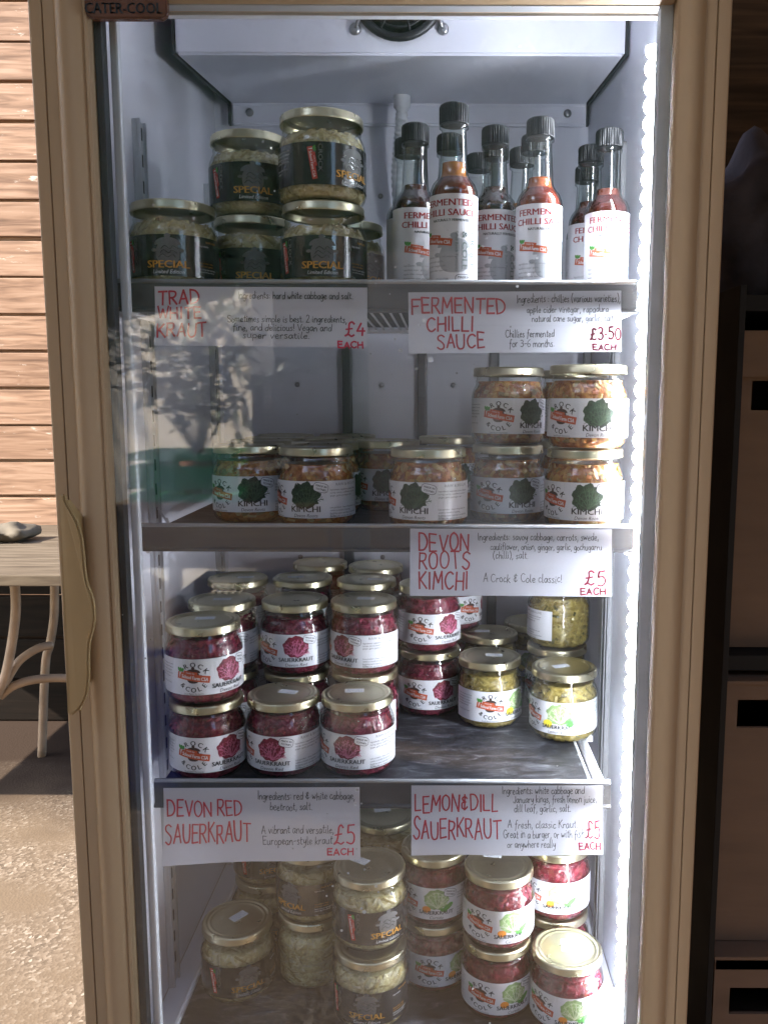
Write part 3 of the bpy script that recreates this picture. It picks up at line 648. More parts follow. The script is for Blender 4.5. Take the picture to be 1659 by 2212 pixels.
# handle: a thick plate standing off the left stile with a wavy free edge
hp = [(115.6, 1076), (122, 1069), (130, 1070), (136, 1088), (161, 1125), (174, 1160), (179, 1195), (182, 1230), (188, 1262), (200, 1292), (205, 1330), (201, 1360), (193, 1388), (190, 1420), (190, 1462), (184, 1505), (165, 1538), (143, 1557), (135, 1554)]
yh = YD - .046; out2 = []
for i, (x, y) in enumerate(hp): q = at(x, y, yh); out2.append((q.x, q.z))
fine = []
cr = crom([(p[0], p[1], 0) for p in out2[2:-1]], 4)
fine = [out2[0], out2[1]] + [(p.x, p.y) for p in cr] + [out2[-1]]
b = bmesh.new(); fs = extrude_poly(b, fine, 'y', yh, yh + .0065)
bmesh.ops.bevel(b, geom=[e for e in b.edges if len(e.link_faces) == 2 and e.calc_face_angle(0) > .9], offset=.0016, segments=2, affect='EDGES')
for v in b.verts:                                   # plate leans: free edge comes forward, left edge runs back to the stile
    tx = (v.co.x - out2[0][0]) / .045; v.co.y += .010 * (1 - max(0, min(1, tx))) ** 2 - .004 * max(0, tx)
xl = out2[0][0]; z0, z1 = out2[-1][1], out2[1][1]
bot = at(135, 1554, yh)
A = [(out2[0][0], yh + .010, out2[0][1]), (bot.x, yh + .010, bot.z)]
extrude_poly(b, [(yh + .0105, z0 + .004), (yh + .0145, z0 + .004), (YD + .001, z0 + .03), (YD + .001, z1 - .03), (yh + .0145, z1 - .006), (yh + .0105, z1 - .006)], 'x', xl + .0042, xl + .0085)
dpart('handle', b, M['handle'])
# badge
q0 = at(181, -22, .805); q1 = at(362, 39, .805); b = bmesh.new()
P = Print([M['ink']]); wmm = (q1.x - q0.x) * 1000; hmm = (q0.z - q1.z) * 1000
bb = bmesh.new(); n = 8
def rrect(x0, x1, z0, z1, r):
    pts = []
    for cx_, cz_, a0 in ((x1 - r, z1 - r, 0), (x0 + r, z1 - r, 90), (x0 + r, z0 + r, 180), (x1 - r, z0 + r, 270)):
        pts += [(cx_ + r * math.cos(R(a0 + k * 15)), cz_ + r * math.sin(R(a0 + k * 15))) for k in range(7)]
    return pts
extrude_poly(bb, rrect(q0.x, q1.x, q1.z, q0.z, .007), 'y', .8045, .8125)
bmesh.ops.bevel(bb, geom=bb.edges[:], offset=.0012, segments=2, affect='EDGES')
M['badge'] = mat('amber brown badge plastic', (.13, .055, .035), .22, 0, .25, 40, coat=.5)
bd = dpart('badge', bb, M['badge'])
P = Print([M['ink']]); P.text('CATER-COOL', 0, 0, 13.5, M['ink'], 0, width=wmm * .93, bold=.01)
pb = P.bm()
tx = at(184, 27, .804)
for v in pb.verts: v.co = Vector((tx.x + v.co.x / 1000, .8042, tx.z + v.co.y / 1000 * .95))
bmesh.ops.recalc_face_normals(pb, faces=pb.faces); link('badge_lettering', pb, M['ink'], bd)
# small steel clip in the top right corner behind the glass
# ------------------------------------------------------------------ price signs: hand lettering
G = {}
def g(ch, wd, *st): G[ch] = (wd, [([tuple(float(v) for v in p.split(',')) for p in s[1:].split()], s[0] == '~') for s in st])
g('A', 6, '-0,0 3,10 6,0', '-1.1,3.5 5,3.7'); g('B', 5.4, '-0,0 .1,10', '~0,9.8 3.8,9.6 4.3,7 3,5.6 .2,5.3', '~.2,5.3 4.5,4.8 5.3,2.4 3.6,.2 0,0'); g('C', 6, '~5.8,8.6 3.6,10 1.2,8.5 0,5 1.1,1.4 3.6,0 6,1.6')
g('D', 6, '-.2,0 0,10', '~0,9.8 3.6,9.4 5.8,6.5 5.6,3.2 3.6,.6 .1,0'); g('E', 5, '-5,9.9 0,10 .1,0 5.2,.2', '-0,5.1 4.3,5.3'); g('F', 5.2, '-.1,0 0,10 5.6,10', '-0,5.3 4.4,5.4'); g('G', 6, '~5.8,8.6 3.6,10 1,8.4 0,5 1.2,1 4,0 5.8,1.8 5.8,4.4', '-3.4,4.4 6.2,4.5')
g('H', 5.6, '-0,0 .1,10', '-5.5,0 5.6,10', '-0,5.1 5.6,5.2'); g('I', 1.2, '-.6,0 .6,10'); g('J', 4.4, '~4.2,10 4.2,3 3,0 .8,.4 0,2'); g('K', 5.4, '-0,0 .1,10', '-5.2,10 .2,4.6', '-1.4,5.6 5.6,0'); g('L', 4.8, '-.1,10 0,0 4.8,.1')
g('M', 7, '-0,0 .6,10 3.5,3.5 6.4,10 7,0'); g('N', 6, '-0,0 .1,10 5.8,0 5.9,10'); g('O', 6.2, '~3,10 .8,8.4 0,5 .9,1.4 3.1,0 5.3,1.5 6.2,5 5.3,8.5 3,10'); g('P', 5, '-0,0 .1,10', '~0,9.8 4,9.5 5,7.3 3.6,5 .1,4.7'); g('R', 5.4, '-0,0 .1,10', '~0,9.8 4,9.5 4.8,7.4 3.4,5.2 .1,4.9', '-2,4.9 5.5,0')
g('S', 5.2, '~5,8.8 3,10 .7,9 .5,6.8 2.6,5.2 4.8,3.4 4.6,1 2.4,0 0,1.4'); g('T', 6, '-0,9.9 6.2,10', '-3,9.9 3.1,0'); g('U', 5.8, '~0,10 .1,3.6 1.2,.6 3,0 4.8,.7 5.7,3.6 5.8,10'); g('V', 6, '-0,10 3.1,0 6.2,10'); g('W', 8, '-0,10 2,0 4,7.6 6,0 8.2,10'); g('X', 5.6, '-0,0 5.6,10', '-0,10 5.6,0'); g('Y', 5.4, '-0,10 2.8,5 5.6,10', '-2.8,5 2.7,0')
g('&', 6, '~4.9,7.9 3.2,9 1.2,7.8 2,6.1 3.8,5.4', '~3.8,5.4 1,4.6 .8,2 3.4,1 5.2,2.6', '-3.2,10.2 2.8,0'); g('£', 6.4, '~6.2,8.6 4.6,10 2.9,9 2.8,6 2.2,2 .4,.2', '~.2,.2 2.4,.9 4.4,0 6.2,.9', '-.8,4.8 5,5.4')
g('3', 5, '~.4,9 2.6,10 4.6,8.4 3.6,6 1.8,5.4', '~1.8,5.4 4.2,4.8 5,2.4 3,.1 .2,1'); g('4', 5.2, '-2.6,10 .1,3.6 5.4,3.9', '-3.8,6.6 3.3,0'); g('5', 5, '-4.8,10 .9,9.8 .5,5.8', '~.5,5.8 3,6.2 4.9,4.3 4.5,1.4 2.4,0 0,.9'); g('0', 5.2, '~2.6,10 .5,8 0,4.5 1.2,.6 2.9,0 4.8,2 5.2,5.6 4.3,9 2.6,10'); g('6', 4.8, '~4.2,10 1.4,7.4 0,3.4 1.4,.3 3.6,.3 4.7,2.6 3.2,4.7 .6,3.6'); g('2', 5, '~.2,8.2 2,10 4.4,8.6 3.8,5.6 .1,.2', '-.1,.2 5,.3')
g('.', 1.2, '-.3,0 .8,.5'); g('·', 2, '-.6,4.4 1.4,4.8'); g(',', 1.6, '-1,.8 .2,-2'); g(':', 1.6, '-.4,1.2 1,1.5', '-.4,5 1,5.3'); g('!', 1.2, '-.6,10 .6,3', '-.3,0 .9,.4'); g('-', 4, '-.3,4 3.7,4.4'); g('(', 2.6, '~2.4,10.4 .5,7 .2,3 1.6,-1.6'); g(')', 2.6, '~.2,10.4 2,7 2.3,3 .6,-1.6')
g('a', 4.6, '~4.2,4.8 2,5.4 .2,3 .8,.4 2.6,.4 4.2,4', '~4.3,5.2 4.1,1.4 5,.2'); g('b', 4.4, '-.4,10 .2,.3', '~.3,3.4 2.6,5.2 4.3,3.2 3.2,.3 .3,.4'); g('c', 3.8, '~3.8,4.6 2,5.4 .2,3 .8,.5 2.4,.1 4,1.2'); g('d', 4.6, '~4.2,4.4 2,5.2 .1,2.8 1.2,.1 3.4,1 4.4,4', '-4.9,10 4.3,.2'); g('e', 4, '~.4,2.6 3.4,3.2 3.2,5 1.6,5.2 .1,2.8 1.4,.1 4,1')
g('f', 3.6, '~4.2,9.2 2.8,10 1.8,7.6 1.2,1 .6,-2.6', '-.1,5 3.6,5.3'); g('g', 4.4, '~4,4.8 1.8,5.3 .1,3 1.2,.6 3.2,1.4 4.1,5', '~4.2,5 4,-1 2.6,-3.4 .2,-2.6'); g('h', 4.4, '-.6,10 .2,0', '~.3,3 2.4,5.4 4,4.2 4.1,.1'); g('i', 1.6, '~.6,5.2 .5,1 1.6,.2', '-.8,7.4 1.2,7.9'); g('j', 2, '~1.4,5 1.2,-1.6 -.4,-3.2', '-1.5,7.4 1.9,7.9'); g('k', 4.2, '-.5,10 .1,0', '~3.8,5.4 1,3 2.2,2 4.4,.1'); g('l', 1.8, '~.9,10 .5,3 .8,.4 1.8,.4')
g('m', 7, '-.3,5.2 .1,0', '~.2,3 2,5.4 3.2,4.4 3.2,.3', '~3.3,3 5,5.4 6.4,4.4 6.6,.1'); g('n', 4.6, '-.3,5.2 .1,0', '~.2,3 2.2,5.4 4,4.4 4.3,.1'); g('o', 4.2, '~2.2,5.3 .4,4 .2,1.4 1.8,0 3.8,1.2 4.1,3.6 2.2,5.3'); g('p', 4.4, '-.5,5.2 0,-3.4', '~.3,4 2.6,5.4 4.3,3.6 3.2,.6 .3,.6'); g('r', 3.4, '-.3,5.2 .2,0', '~.2,2.8 1.6,5 3.4,4.9'); g('s', 3.4, '~3.2,4.8 1.6,5.4 .5,4.2 2,2.8 3,1.2 1.6,0 0,.7'); g('t', 3, '~1.6,8.4 1.2,2 1.8,.2 3,.8', '-0,5.4 3.2,5.8')
g('u', 4.6, '~.3,5.2 .3,1.4 1.8,0 3.8,1.6 4.2,5', '~4.2,5.2 4.1,1 4.9,.2'); g('v', 4, '-.1,5.2 1.8,.1 4,5.4'); g('w', 6, '~.1,5.2 .8,.4 2.8,3.6 3.8,.3 6,5.2'); g('x', 4, '-0,0 4,5.2', '-.2,5.2 4,0'); g('y', 4.4, '~.3,5.2 .8,2 2.6,1.8 4,5', '~4.3,5.3 3.4,-1 1.6,-3.4 0,-3'); g('z', 4, '-.2,5.2 3.8,5.2 .2,.2 4,.3')
def hand(P, txt, x0, x1, yb, cap, wd, m, rn, lay=.2, jit=.35, slope=0):
    """hand-lettered text from x0 to x1 (mm), baseline yb"""
    gap = 2.0 if txt.upper() == txt else 1.35; tot = 0; adv = []
    for ch in txt:
        a = 3.6 if ch == ' ' else G[ch][0] + gap; adv.append(a); tot += a
    sx = (x1 - x0) / max(tot - gap, 1); sy = cap / 10; x = x0
    for ch, a in zip(txt, adv):
        if ch != ' ':
            dy = rn.gauss(0, jit) * sy; sc = 1 + rn.gauss(0, .04); sh = rn.gauss(0, .03)
            for pts, sm in G[ch][1]:
                q = [(x + (px + sh * py + rn.gauss(0, .12)) * sx, yb + dy + slope * (x - x0) + (py + rn.gauss(0, .14)) * sy * sc) for px, py in pts]
                if sm: q = [(p.x, p.y) for p in crom([(u, v, 0) for u, v in q], 4)]
                elif len(q) > 2:                            # sharp pen corners: one stroke per leg
                    for s0, s1 in zip(q, q[1:]): P.stroke([s0, ((s0[0] + s1[0]) / 2, (s0[1] + s1[1]) / 2), s1], wd * rn.uniform(.9, 1.12), m, lay)
                    continue
                P.stroke(q, wd * rn.uniform(.9, 1.12), m, lay)
        x += a * sx
def sign(px, Y, lean, curl, label, rows, lam=None, seed=1):
    (tlx, tly), (trx, try_), (blx, bly) = px; rn = random.Random(seed)
    a = at(tlx, tly, Y); b2 = at(trx, try_, Y); c = at(blx, bly, Y)
    Wm = (b2 - a).length; Hm = a.z - c.z; ang = math.atan2(b2.z - a.z, b2.x - a.x); s = Wm / math.hypot(trx - tlx, try_ - tly) * 1000
    o = empty('price_sign', a); o.rotation_euler = (0, -ang, 0); tag(o, label, 'sign', 'handwritten price signs on the shelf edges')
    def bend(v):   # sheet hangs from its top edge, leans out and curls a little
        t = -v.z / Hm; u = v.x / Wm
        v.y -= lean * max(0, t) ** 1.5 + curl * max(0, t) ** 2 * (1 - u) ** 2 + .0012 * math.sin(u * 9 + seed) * t
    P = Print([M['signpaper']]); n = 16; W, H = Wm * 1000, Hm * 1000
    V = [(W * i / n, -H * j / 6) for j in range(7) for i in range(n + 1)]
    P.add(V, [(j * (n + 1) + i, (j + 1) * (n + 1) + i, (j + 1) * (n + 1) + i + 1, j * (n + 1) + i + 1) for j in range(6) for i in range(n)], M['signpaper'], 0)
    b = P.bm()
    for v in b.verts: v.co = Vector((v.co.x / 1000, -v.co.z / 1000, v.co.y / 1000)); bend(v.co)
    link('paper_sheet', b, M['signpaper'], o)
    for nm_, kk in (('red_lettering', 'MCE'), ('black_lettering', 'P')):
        P = Print([])
        for txt, x0, x1, yb, cap, kind in rows:
            if kind not in kk: continue
            m, wd = {'M': (M['marker'], 1.75), 'P': (M['pen'], .62), 'C': (M['markerdark'], 1.7), 'E': (M['markerdark'], 1.6)}[kind]
            hand(P, txt, (x0 - tlx) * s, (x1 - tlx) * s, -(yb - tly) * s, cap * s, wd, m, rn)
        b = P.bm()
        for v in b.verts: v.co = Vector((v.co.x / 1000, -v.co.z / 1000 - .0004, v.co.y / 1000)); bend(v.co)
        bmesh.ops.recalc_face_normals(b, faces=b.faces); link(nm_, b, P.mats, o)
    if lam:
        b = bmesh.new(); mg = .004; vs = []
        for j in range(7):
            for i in range(n + 1):
                v = Vector((-.001 + (Wm + .003) * i / n, -.0016, .0005 - (Hm + lam) * j / 6)); bend(v); vs.append(b.verts.new(v))
        for j in range(6):
            for i in range(n): b.faces.new((vs[j * (n + 1) + i], vs[(j + 1) * (n + 1) + i], vs[(j + 1) * (n + 1) + i + 1], vs[j * (n + 1) + i + 1]))
        link('clear_sleeve', b, M['laminate'], o)
    return o
YS1, YS = YL1 - .0045, YL - .0045
sign([(334, 618), (793.6, 620.6), (330, 747)], YS1, .004, .004, 'white paper sign handwritten Trad White Kraut four pounds each', [
 ('TRAD', 342, 429, 656, 28, 'M'), ('WHITE', 340, 434, 686, 24, 'M'), ('KRAUT', 340, 446, 725, 29, 'M'), ('Ingredients: hard white cabbage and salt.', 515, 762, 643, 15, 'P'),
 ('Sometimes simple is best. 2 ingredients,', 492, 749, 693, 15, 'P'), ('fine, and delicious! Vegan and', 504, 716, 711, 15, 'P'), ('super versatile.', 525, 668, 728, 15, 'P'), ('£4', 745, 788, 721, 28, 'C'), ('EACH', 731, 784, 747, 13, 'E')], seed=11)
sign([(882, 631), (1342, 627), (882, 764)], YS1, .006, 0, 'white paper sign handwritten Fermented Chilli Sauce three pounds fifty each', [
 ('FERMENTED', 890, 1091, 677, 32, 'M'), ('CHILLI', 922, 1021, 714, 30, 'M'), ('SAUCE', 944, 1045, 752, 31, 'M'), ('Ingredients : chillies (various varieties),', 1117, 1340, 655, 17, 'P'), ('apple cider vinegar, rapadura', 1138, 1314, 677, 15, 'P'),
 ('natural cane sugar, garlic, salt', 1149, 1325, 696, 15, 'P'), ('Chillies fermented', 1092, 1197, 729, 16, 'P'), ('for 3-6 months.', 1100, 1197, 750, 16, 'P'), ('£3·50', 1274, 1340, 736, 26, 'C'), ('EACH', 1280, 1329, 758, 12, 'E')], lam=.003, seed=12)
sign([(886, 1141.7), (1322, 1143.5), (885, 1283)], YS, .008, 0, 'white paper sign handwritten Devon Roots Kimchi five pounds each', [
 ('DEVON', 906, 1012, 1189, 36, 'M'), ('ROOTS', 906, 1014, 1228, 36, 'M'), ('KIMCHI', 906, 1010, 1271, 37, 'M'), ('Ingredients: savoy cabbage, carrots, swede,', 1033, 1293, 1166, 16, 'P'), ('cauliflower, onion, ginger, garlic, gochugarru', 1060, 1300, 1187, 15, 'P'),
 ('(chilli), salt.', 1066, 1141, 1206, 16, 'P'), ('A Crock & Cole classic!', 1045, 1214, 1257, 18, 'P'), ('£5', 1263, 1308, 1263, 31, 'C'), ('EACH', 1255, 1308, 1282, 13, 'E')], lam=.005, seed=13)
sign([(353, 1703), (776.7, 1701), (350, 1854)], YS, .006, .010, 'white paper sign handwritten Devon Red Sauerkraut five pounds each', [
 ('DEVON RED', 362, 521, 1765, 34, 'M'), ('SAUERKRAUT', 359, 539, 1821, 40, 'M'), ('Ingredients: red & white cabbage,', 557, 766, 1730, 18, 'P'), ('beetroot, salt.', 583, 674, 1753, 18, 'P'), ('A vibrant and versatile,', 564, 720, 1804, 18, 'P'), ('European-style kraut.', 567, 720, 1828, 18, 'P'),
 ('£5', 720, 765, 1830, 40, 'C'), ('EACH', 706, 761, 1853, 14, 'E')], seed=14)
sign([(888.6, 1697.5), (1302.5, 1697.5), (887, 1838)], YS, .010, 0, 'white paper sign handwritten Lemon and Dill Sauerkraut five pounds each', [
 ('LEMON&DILL', 897, 1075, 1753, 36, 'M'), ('SAUERKRAUT', 893, 1081, 1811, 41, 'M'), ('Ingredients: white cabbage and', 1085, 1262, 1716, 17, 'P'), ('January kings, fresh lemon juice,', 1109, 1289, 1735, 16, 'P'), ('dill leaf, garlic, salt.', 1111, 1233, 1755, 16, 'P'),
 ('A fresh, classic Kraut.', 1097, 1248, 1789, 17, 'P'), ('Great in a burger, or with fish,', 1088, 1265, 1810, 17, 'P'), ('or anywhere really', 1096, 1200, 1830, 16, 'P'), ('£5', 1266, 1296, 1814, 37, 'C'), ('EACH', 1252, 1297, 1836, 15, 'E')], lam=.006, seed=15)
# ------------------------------------------------------------------ bottles
BH, BR = .190, .024
BP = [(0, .003), (.019, .0015), (.0215, 0), (.0235, .002), (.024, .006), (.024, .099), (.0234, .1035), (.0210, .1095), (.0172, .1145), (.0150, .1180), (.0142, .1230), (.0128, .1480), (.0120, .1640), (.0130, .1655), (.0146, .1665), (.0146, .1685), (.0130, .1695), (.0115, .1700), (.0115, .1850)]
b = bmesh.new(); lathe(b, BP, 40); BG = mesh_of(link('glass_body', b, M['bottleglass'], smooth=True))
b = bmesh.new()
def ribs(a, r, z): return r + (.0004 if (math.sin(a * 36) > 0) else -.0004) * (1 if .1705 < z < .1875 and r > .012 else 0)
lathe(b, [(0, .1700), (.0138, .1700), (.0143, .1708), (.0143, .1712), (.0143, .1868), (.0138, .1888), (.0122, .1900), (0, .1900)], 144, 0, ribs); BC = mesh_of(link('cap', b, M['cap'], auto=40))
P = bottle_label(); BLm = mesh_of(link('paper_label', P.wrapped(.0242, .050), P.mats))
BL = {}
def bottle(x, y, face, sauce, level, label):
    o = empty('sauce_bottle', (x, y, S1)); o.scale.z = .942; tag(o, label, 'bottle', 'chilli sauce bottles on the top shelf')
    if (sauce, level) not in BL:
        f = interp(BP[1:]); d = .0022; zs = [.006, .01, .098, .1035, .108, .1125, .116, .119, .123]; zs = [z for z in zs if z < level] + [level]
        b = bmesh.new(); pr = [(0, .0055)] + [(max(.004, f(z) - d), z) for z in zs]; lathe(b, pr + [(0, level - .0008)], 32, 0)
        for fc_ in b.faces:
            if fc_.calc_center_median().z > .1165: fc_.material_index = 1
        BL[(sauce, level)] = mesh_of(link('sauce', b, [SAUCE[sauce], SAUCETOP[sauce]]))
    inst('glass_body', BG, o); inst('sauce', BL[(sauce, level)], o); inst('cap', BC, o, rot=(0, 0, x * 50))
    toward = math.degrees(math.atan2(x, y)); inst('paper_label', BLm, o, rot=(0, 0, R(face - toward)))
    PLACED.append(('bottle', x, y, S1))
for a in [
 (.013, .888, -15, 'amber', .131, 'tall front chilli sauce bottle with amber neck and label turned to its side text'),
 (-.027, .950, 36, 'dark', .124, 'leftmost front chilli sauce bottle with brown sauce, half behind the amber one'),
 (.058, .958, 10, 'dark', .124, 'chilli sauce bottle of almost black sauce just right of the amber one'),
 (.103, .930, 11, 'red', .127, 'bright red orange chilli sauce bottle second from the right in front'),
 (.181, .965, 17, 'maroon', .124, 'rightmost front chilli sauce bottle of maroon sauce beside the light strip'),
 (-.037, 1.000, 30, 'dark', .120, 'dark chilli sauce bottle peeping out behind the leftmost front bottle'),
 (.010, .985, 20, 'dark', .122, 'chilli sauce bottle hidden directly behind the amber one, cap edge showing'),
 (.045, 1.060, 20, 'maroon', .122, 'farthest chilli sauce bottle seen between the amber and the black sauce bottles'),
 (.062, 1.009, 30, 'dark', .122, 'chilli sauce bottle almost hidden behind the black sauce bottle'),
 (.094, 1.036, 10, 'amber', .124, 'far chilli sauce bottle left behind the bright red one, brown neck'),
 (.103, .986, 20, 'amber', .124, 'chilli sauce bottle right behind the bright red one with cap peeping left'),
 (.182, 1.112, 20, 'maroon', .122, 'farthest chilli sauce bottle at the right end, lowest looking cap'),
 (.172, 1.026, 25, 'maroon', .124, 'middle chilli sauce bottle in the row behind the rightmost front bottle')]: bottle(*a)
# ------------------------------------------------------------------ jars on the shelves
TS, KS, RS, LS, CS, BS = 'black label jars on the top shelf', 'kimchi jars on the second shelf', 'red kraut jars on the third shelf', 'lemon kraut jars on the third shelf', 'pink kraut jars on the bottom shelf', 'black label jars on the bottom shelf'
px = lambda x, y: (x - PCX) / FPX * y
for a in [
 ('special', px(393, .913), .913, S1, -8, 'single black label kraut jar at the left end of the top shelf'),
 ('special', px(558, .985), .985, S1, 2, 'lower black label jar in the shaded middle stack of the top shelf'),
 ('special', px(556, .985), .985, S1 + PH, 4, 'upper black label jar of the shaded middle stack on the top shelf'),
 ('special', px(706, .916), .916, S1, -2, 'lower black label jar in the front stack beside the sauce bottles'),
 ('special', px(705, .916), .916, S1 + PH, 44, 'upper black label jar of the front stack, label turned with red strip facing'),
 ('special', px(752, 1.01), 1.01, S1, 40, 'black label jar almost hidden behind the front stack on the top shelf')]:
    jar(*a[:5], a[5], TS)
for a in [
 ('kimchi', px(683, .95), .95, 0, -17, 'front kimchi jar left of centre, green crate reflection beside it', (.0, .0, 10)),
 ('kimchi', px(925, .927), .927, 0, -22, 'front kimchi jar standing alone at the shelf centre with white lid sticker', (.0, -.004, 0)),
 ('kimchi', px(539, .985), .985, 0, 3, 'leftmost kimchi jar on the second shelf, dimmed by a reflection', None),
 ('kimchi', px(702, 1.04), 1.04, 0, 70, 'kimchi jar tucked directly behind the front jar left of centre', None),
 ('kimchi', px(562, 1.075), 1.075, 0, 40, 'kimchi jar behind the leftmost one, only its lid in view', None),
 ('kimchi', px(722, 1.155), 1.155, 0, 10, 'kimchi jar in the third row from the front, lid right behind two others', None),
 ('kimchi', px(596, 1.16), 1.16, 0, 20, 'kimchi jar in the third row at the left, only its lid showing', None),
 ('kimchi', px(838, 1.092), 1.092, 0, -5, 'kimchi jar in the gap between the two front jars left and centre', (.006, .0, 20)),
 ('kimchi', px(751, 1.248), 1.248, 0, 0, 'rearmost kimchi jar against the back panel, bright lid rim showing', None),
 ('kimchi', px(618, 1.245), 1.245, 0, 0, 'rearmost kimchi jar at the left against the back panel', None),
 ('kimchi', px(967, 1.20), 1.20, 0, 30, 'far kimchi jar behind the centre one, dark lid with narrow rim', (.0, .0, 0)),
 ('kimchi', px(1096, .99), .99, 0, 25, 'lower kimchi jar of the left one of the two stacks by the light', (-.004, -.01, 5)),
 ('kimchi', px(1096, 1.005), 1.005, 1, 40, 'upper kimchi jar of the left one of the two stacks by the light', None),
 ('kimchi', px(1263, .925), .925, 0, 5, 'lower kimchi jar of the brightly lit stack at the right end', None),
 ('kimchi', px(1266, .92), .92, 1, 16, 'upper kimchi jar of the brightly lit stack at the right end', (.004, .0, -10)),
 ('kimchi', px(1236, 1.09), 1.09, 0, 30, 'lower kimchi jar of the stack hidden behind the lit one', None),
 ('kimchi', px(1236, 1.09), 1.09, 1, 60, 'upper kimchi jar peeping between the two front stacks by the light', None)]:
    k, x, y, lv, f, lb, st = a; jar(k, x, y, S2 + lv * JH, f, lb, KS, st)
def on(x, y, sz, lv, H): p = atz(x, y, sz + lv * H); return p.x, p.y
def jj(kind, xp, yp, sz, lv, face, label, group, st=None, dx=0, dy=0):
    H = KINDS[kind]['H']; p = on(xp, yp, sz, lv, H); return jar(kind, p[0] + dx, p[1] + dy, sz + (lv - 1) * H, face, label, group, st)
r3 = [  # pixel of lid centre, level, facing, label, sticker
 (439, 1337, 2, 38, 'upper red kraut jar of the leftmost front stack, sticker on its lid', (.0, .008, 6)),
 (613, 1496, 1, -21, 'single front red kraut jar between the left stack and its right neighbour', (.004, .006, -16)),
 (772, 1495, 1, -18, 'single front red kraut jar nearest the empty dark mat', (-.004, .008, 4)),
 (786, 1293, 2, -39, 'upper red kraut jar behind the right front one, ingredients side showing', (.002, .006, -4)),
 (637, 1292, 2, 0, 'upper red kraut jar behind the middle front one, cabbage picture facing', None),
 (480, 1292, 2, 10, 'upper red kraut jar behind the leftmost stack, lid crossed by a sticker', (.0, .0, 4)),
 (514, 1246, 2, 0, 'upper red kraut jar in the third row at the left, wide dull lid', (.01, .004, 8)),
 (654, 1245, 2, 0, 'upper red kraut jar in the third row at the middle', (-.01, .002, 12)),
 (792, 1249, 2, 0, 'upper red kraut jar in the third row at the right, barcode sticker on lid', (.012, .0, -8)),
 (692, 1213, 2, 0, 'upper red kraut jar in the last row, left one of two rims', None),
 (812, 1219, 2, 0, 'upper red kraut jar in the last row, right one of two rims', None),
 (927, 1258, 2, 39, 'upper red kraut jar of the stack partly under the kimchi sign', None)]
for x, y, lv, f, lb, st in r3: jj('red', x, y, S3, lv, f, lb, RS, st)
def under(lab): return 'lower red kraut jar beneath the ' + lab
for (x, y, lv, f, lb, st), nl, nf in zip([q for q in r3 if q[2] == 2], ['of the leftmost front stack, logo and cabbage showing', 'of the stack behind the right front jar, rim just showing', 'of the stack behind the middle front jar, rim just showing',
   'hidden in the stack behind the leftmost one', 'hidden in the third row at the left', 'hidden in the third row at the middle', 'hidden in the third row at the right', 'hidden in the last row at the left', 'hidden in the last row at the right', 'of the stack below the kimchi sign, standing on the mat'], [33, -50, 0, 0, 0, 0, 0, 0, 0, 27]):
    p = on(x, y, S3, 2, JH); jar('red', p[0] + .001, p[1] - .0015, S3, nf, 'lower red kraut jar ' + nl, RS)
xb, yb_ = .020, 1.235
jar('red', xb, yb_, S3, 0, 'lower red kraut jar at the back right of the red group', RS); jar('red', xb, yb_, S3 + JH, 90, 'upper red kraut jar at the back right, side peeping past the kimchi sign', RS)
jj('lemon', 1058, 1415, S3, 1, 57, 'front yellow kraut jar on the left, school logo facing, sticker on lid', LS, (.006, .004, -4))
jj('lemon', 1219, 1438, S3, 1, -7, 'front yellow kraut jar on the right, green cabbage picture facing', LS, (-.004, .002, 22))
jj('lemon', 1057, 1364, S3, 1, 20, 'yellow kraut jar right behind the left front one, lid and sticker showing', LS, (-.01, .006, -2))
p = on(1203, 1389, S3, 1, JH)
jar('lemon', p[0], p[1], S3, 0, 'lower yellow kraut jar of the stack behind the right front one', LS)
jar('lemon', p[0] + .002, p[1] + .004, S3 + JH, -123, 'upper yellow kraut jar with bare glass turned to the front', LS)
jj('lemon', 1147, 1340, S3, 1, 0, 'rearmost yellow kraut jar in the shade left of the stack', LS, None)
# bottom shelf
jj('special', 513, 1984, S4, 1, 15, 'single black label jar at the front left of the bottom shelf', BS, (.0, .006, 52))
p = on(801, 2034, S4, 1, PH); jar('special', p[0], p[1], S4, -7, 'lower black label jar of the front stack on the bottom shelf', BS)
p2 = on(801, 1850, S4, 2, PH); jar('special', p2[0], (p[1] + p2[1]) / 2, S4 + PH, 28, 'upper black label jar of the front stack on the bottom shelf', BS, (-.012, .010, -32))
p = on(672, 1967, S4, 1, PH); jar('special', p[0], p[1] + .01, S4, 160, 'lower black label jar of the middle stack in the brown shade', BS)
jar('special', p[0], p[1] + .01, S4 + PH, -37, 'upper black label jar of the middle stack in the brown shade', BS)
x_, y_ = -.232, 1.085
jar('special', x_, y_, S4, 15, 'lower black label jar of the far left stack under the red sign', BS); jar('special', x_, y_, S4 + PH, 15, 'upper black label jar of the far left stack under the red sign', BS)
p = on(828, 1757, S4, 2, PH); jar('special', p[0], p[1], S4, 0, 'lower black label jar of the stack behind the front one', BS); jar('special', p[0], p[1], S4 + PH, 0, 'upper black label jar showing its lid between the two lower signs', BS, (-.002, .012, 12))
p = on(938, 1978, S4, 1, JH); jar('curtido', p[0], p[1] + .012, S4, 47, 'lower pink kraut jar of the left shaded stack', CS); jar('curtido', p[0], p[1] + .012, S4 + JH, 3, 'upper pink kraut jar of the left shaded stack beside the black labels', CS)
p = on(1076, 1868, S4, 2, JH); jar('curtido', p[0], p[1], S4, 29, 'lower pink kraut jar of the middle stack', CS); jar('curtido', p[0] + .001, p[1] + .002, S4 + JH, 22, 'upper pink kraut jar of the middle stack with sticker under the sign', CS, (-.006, .022, -8))
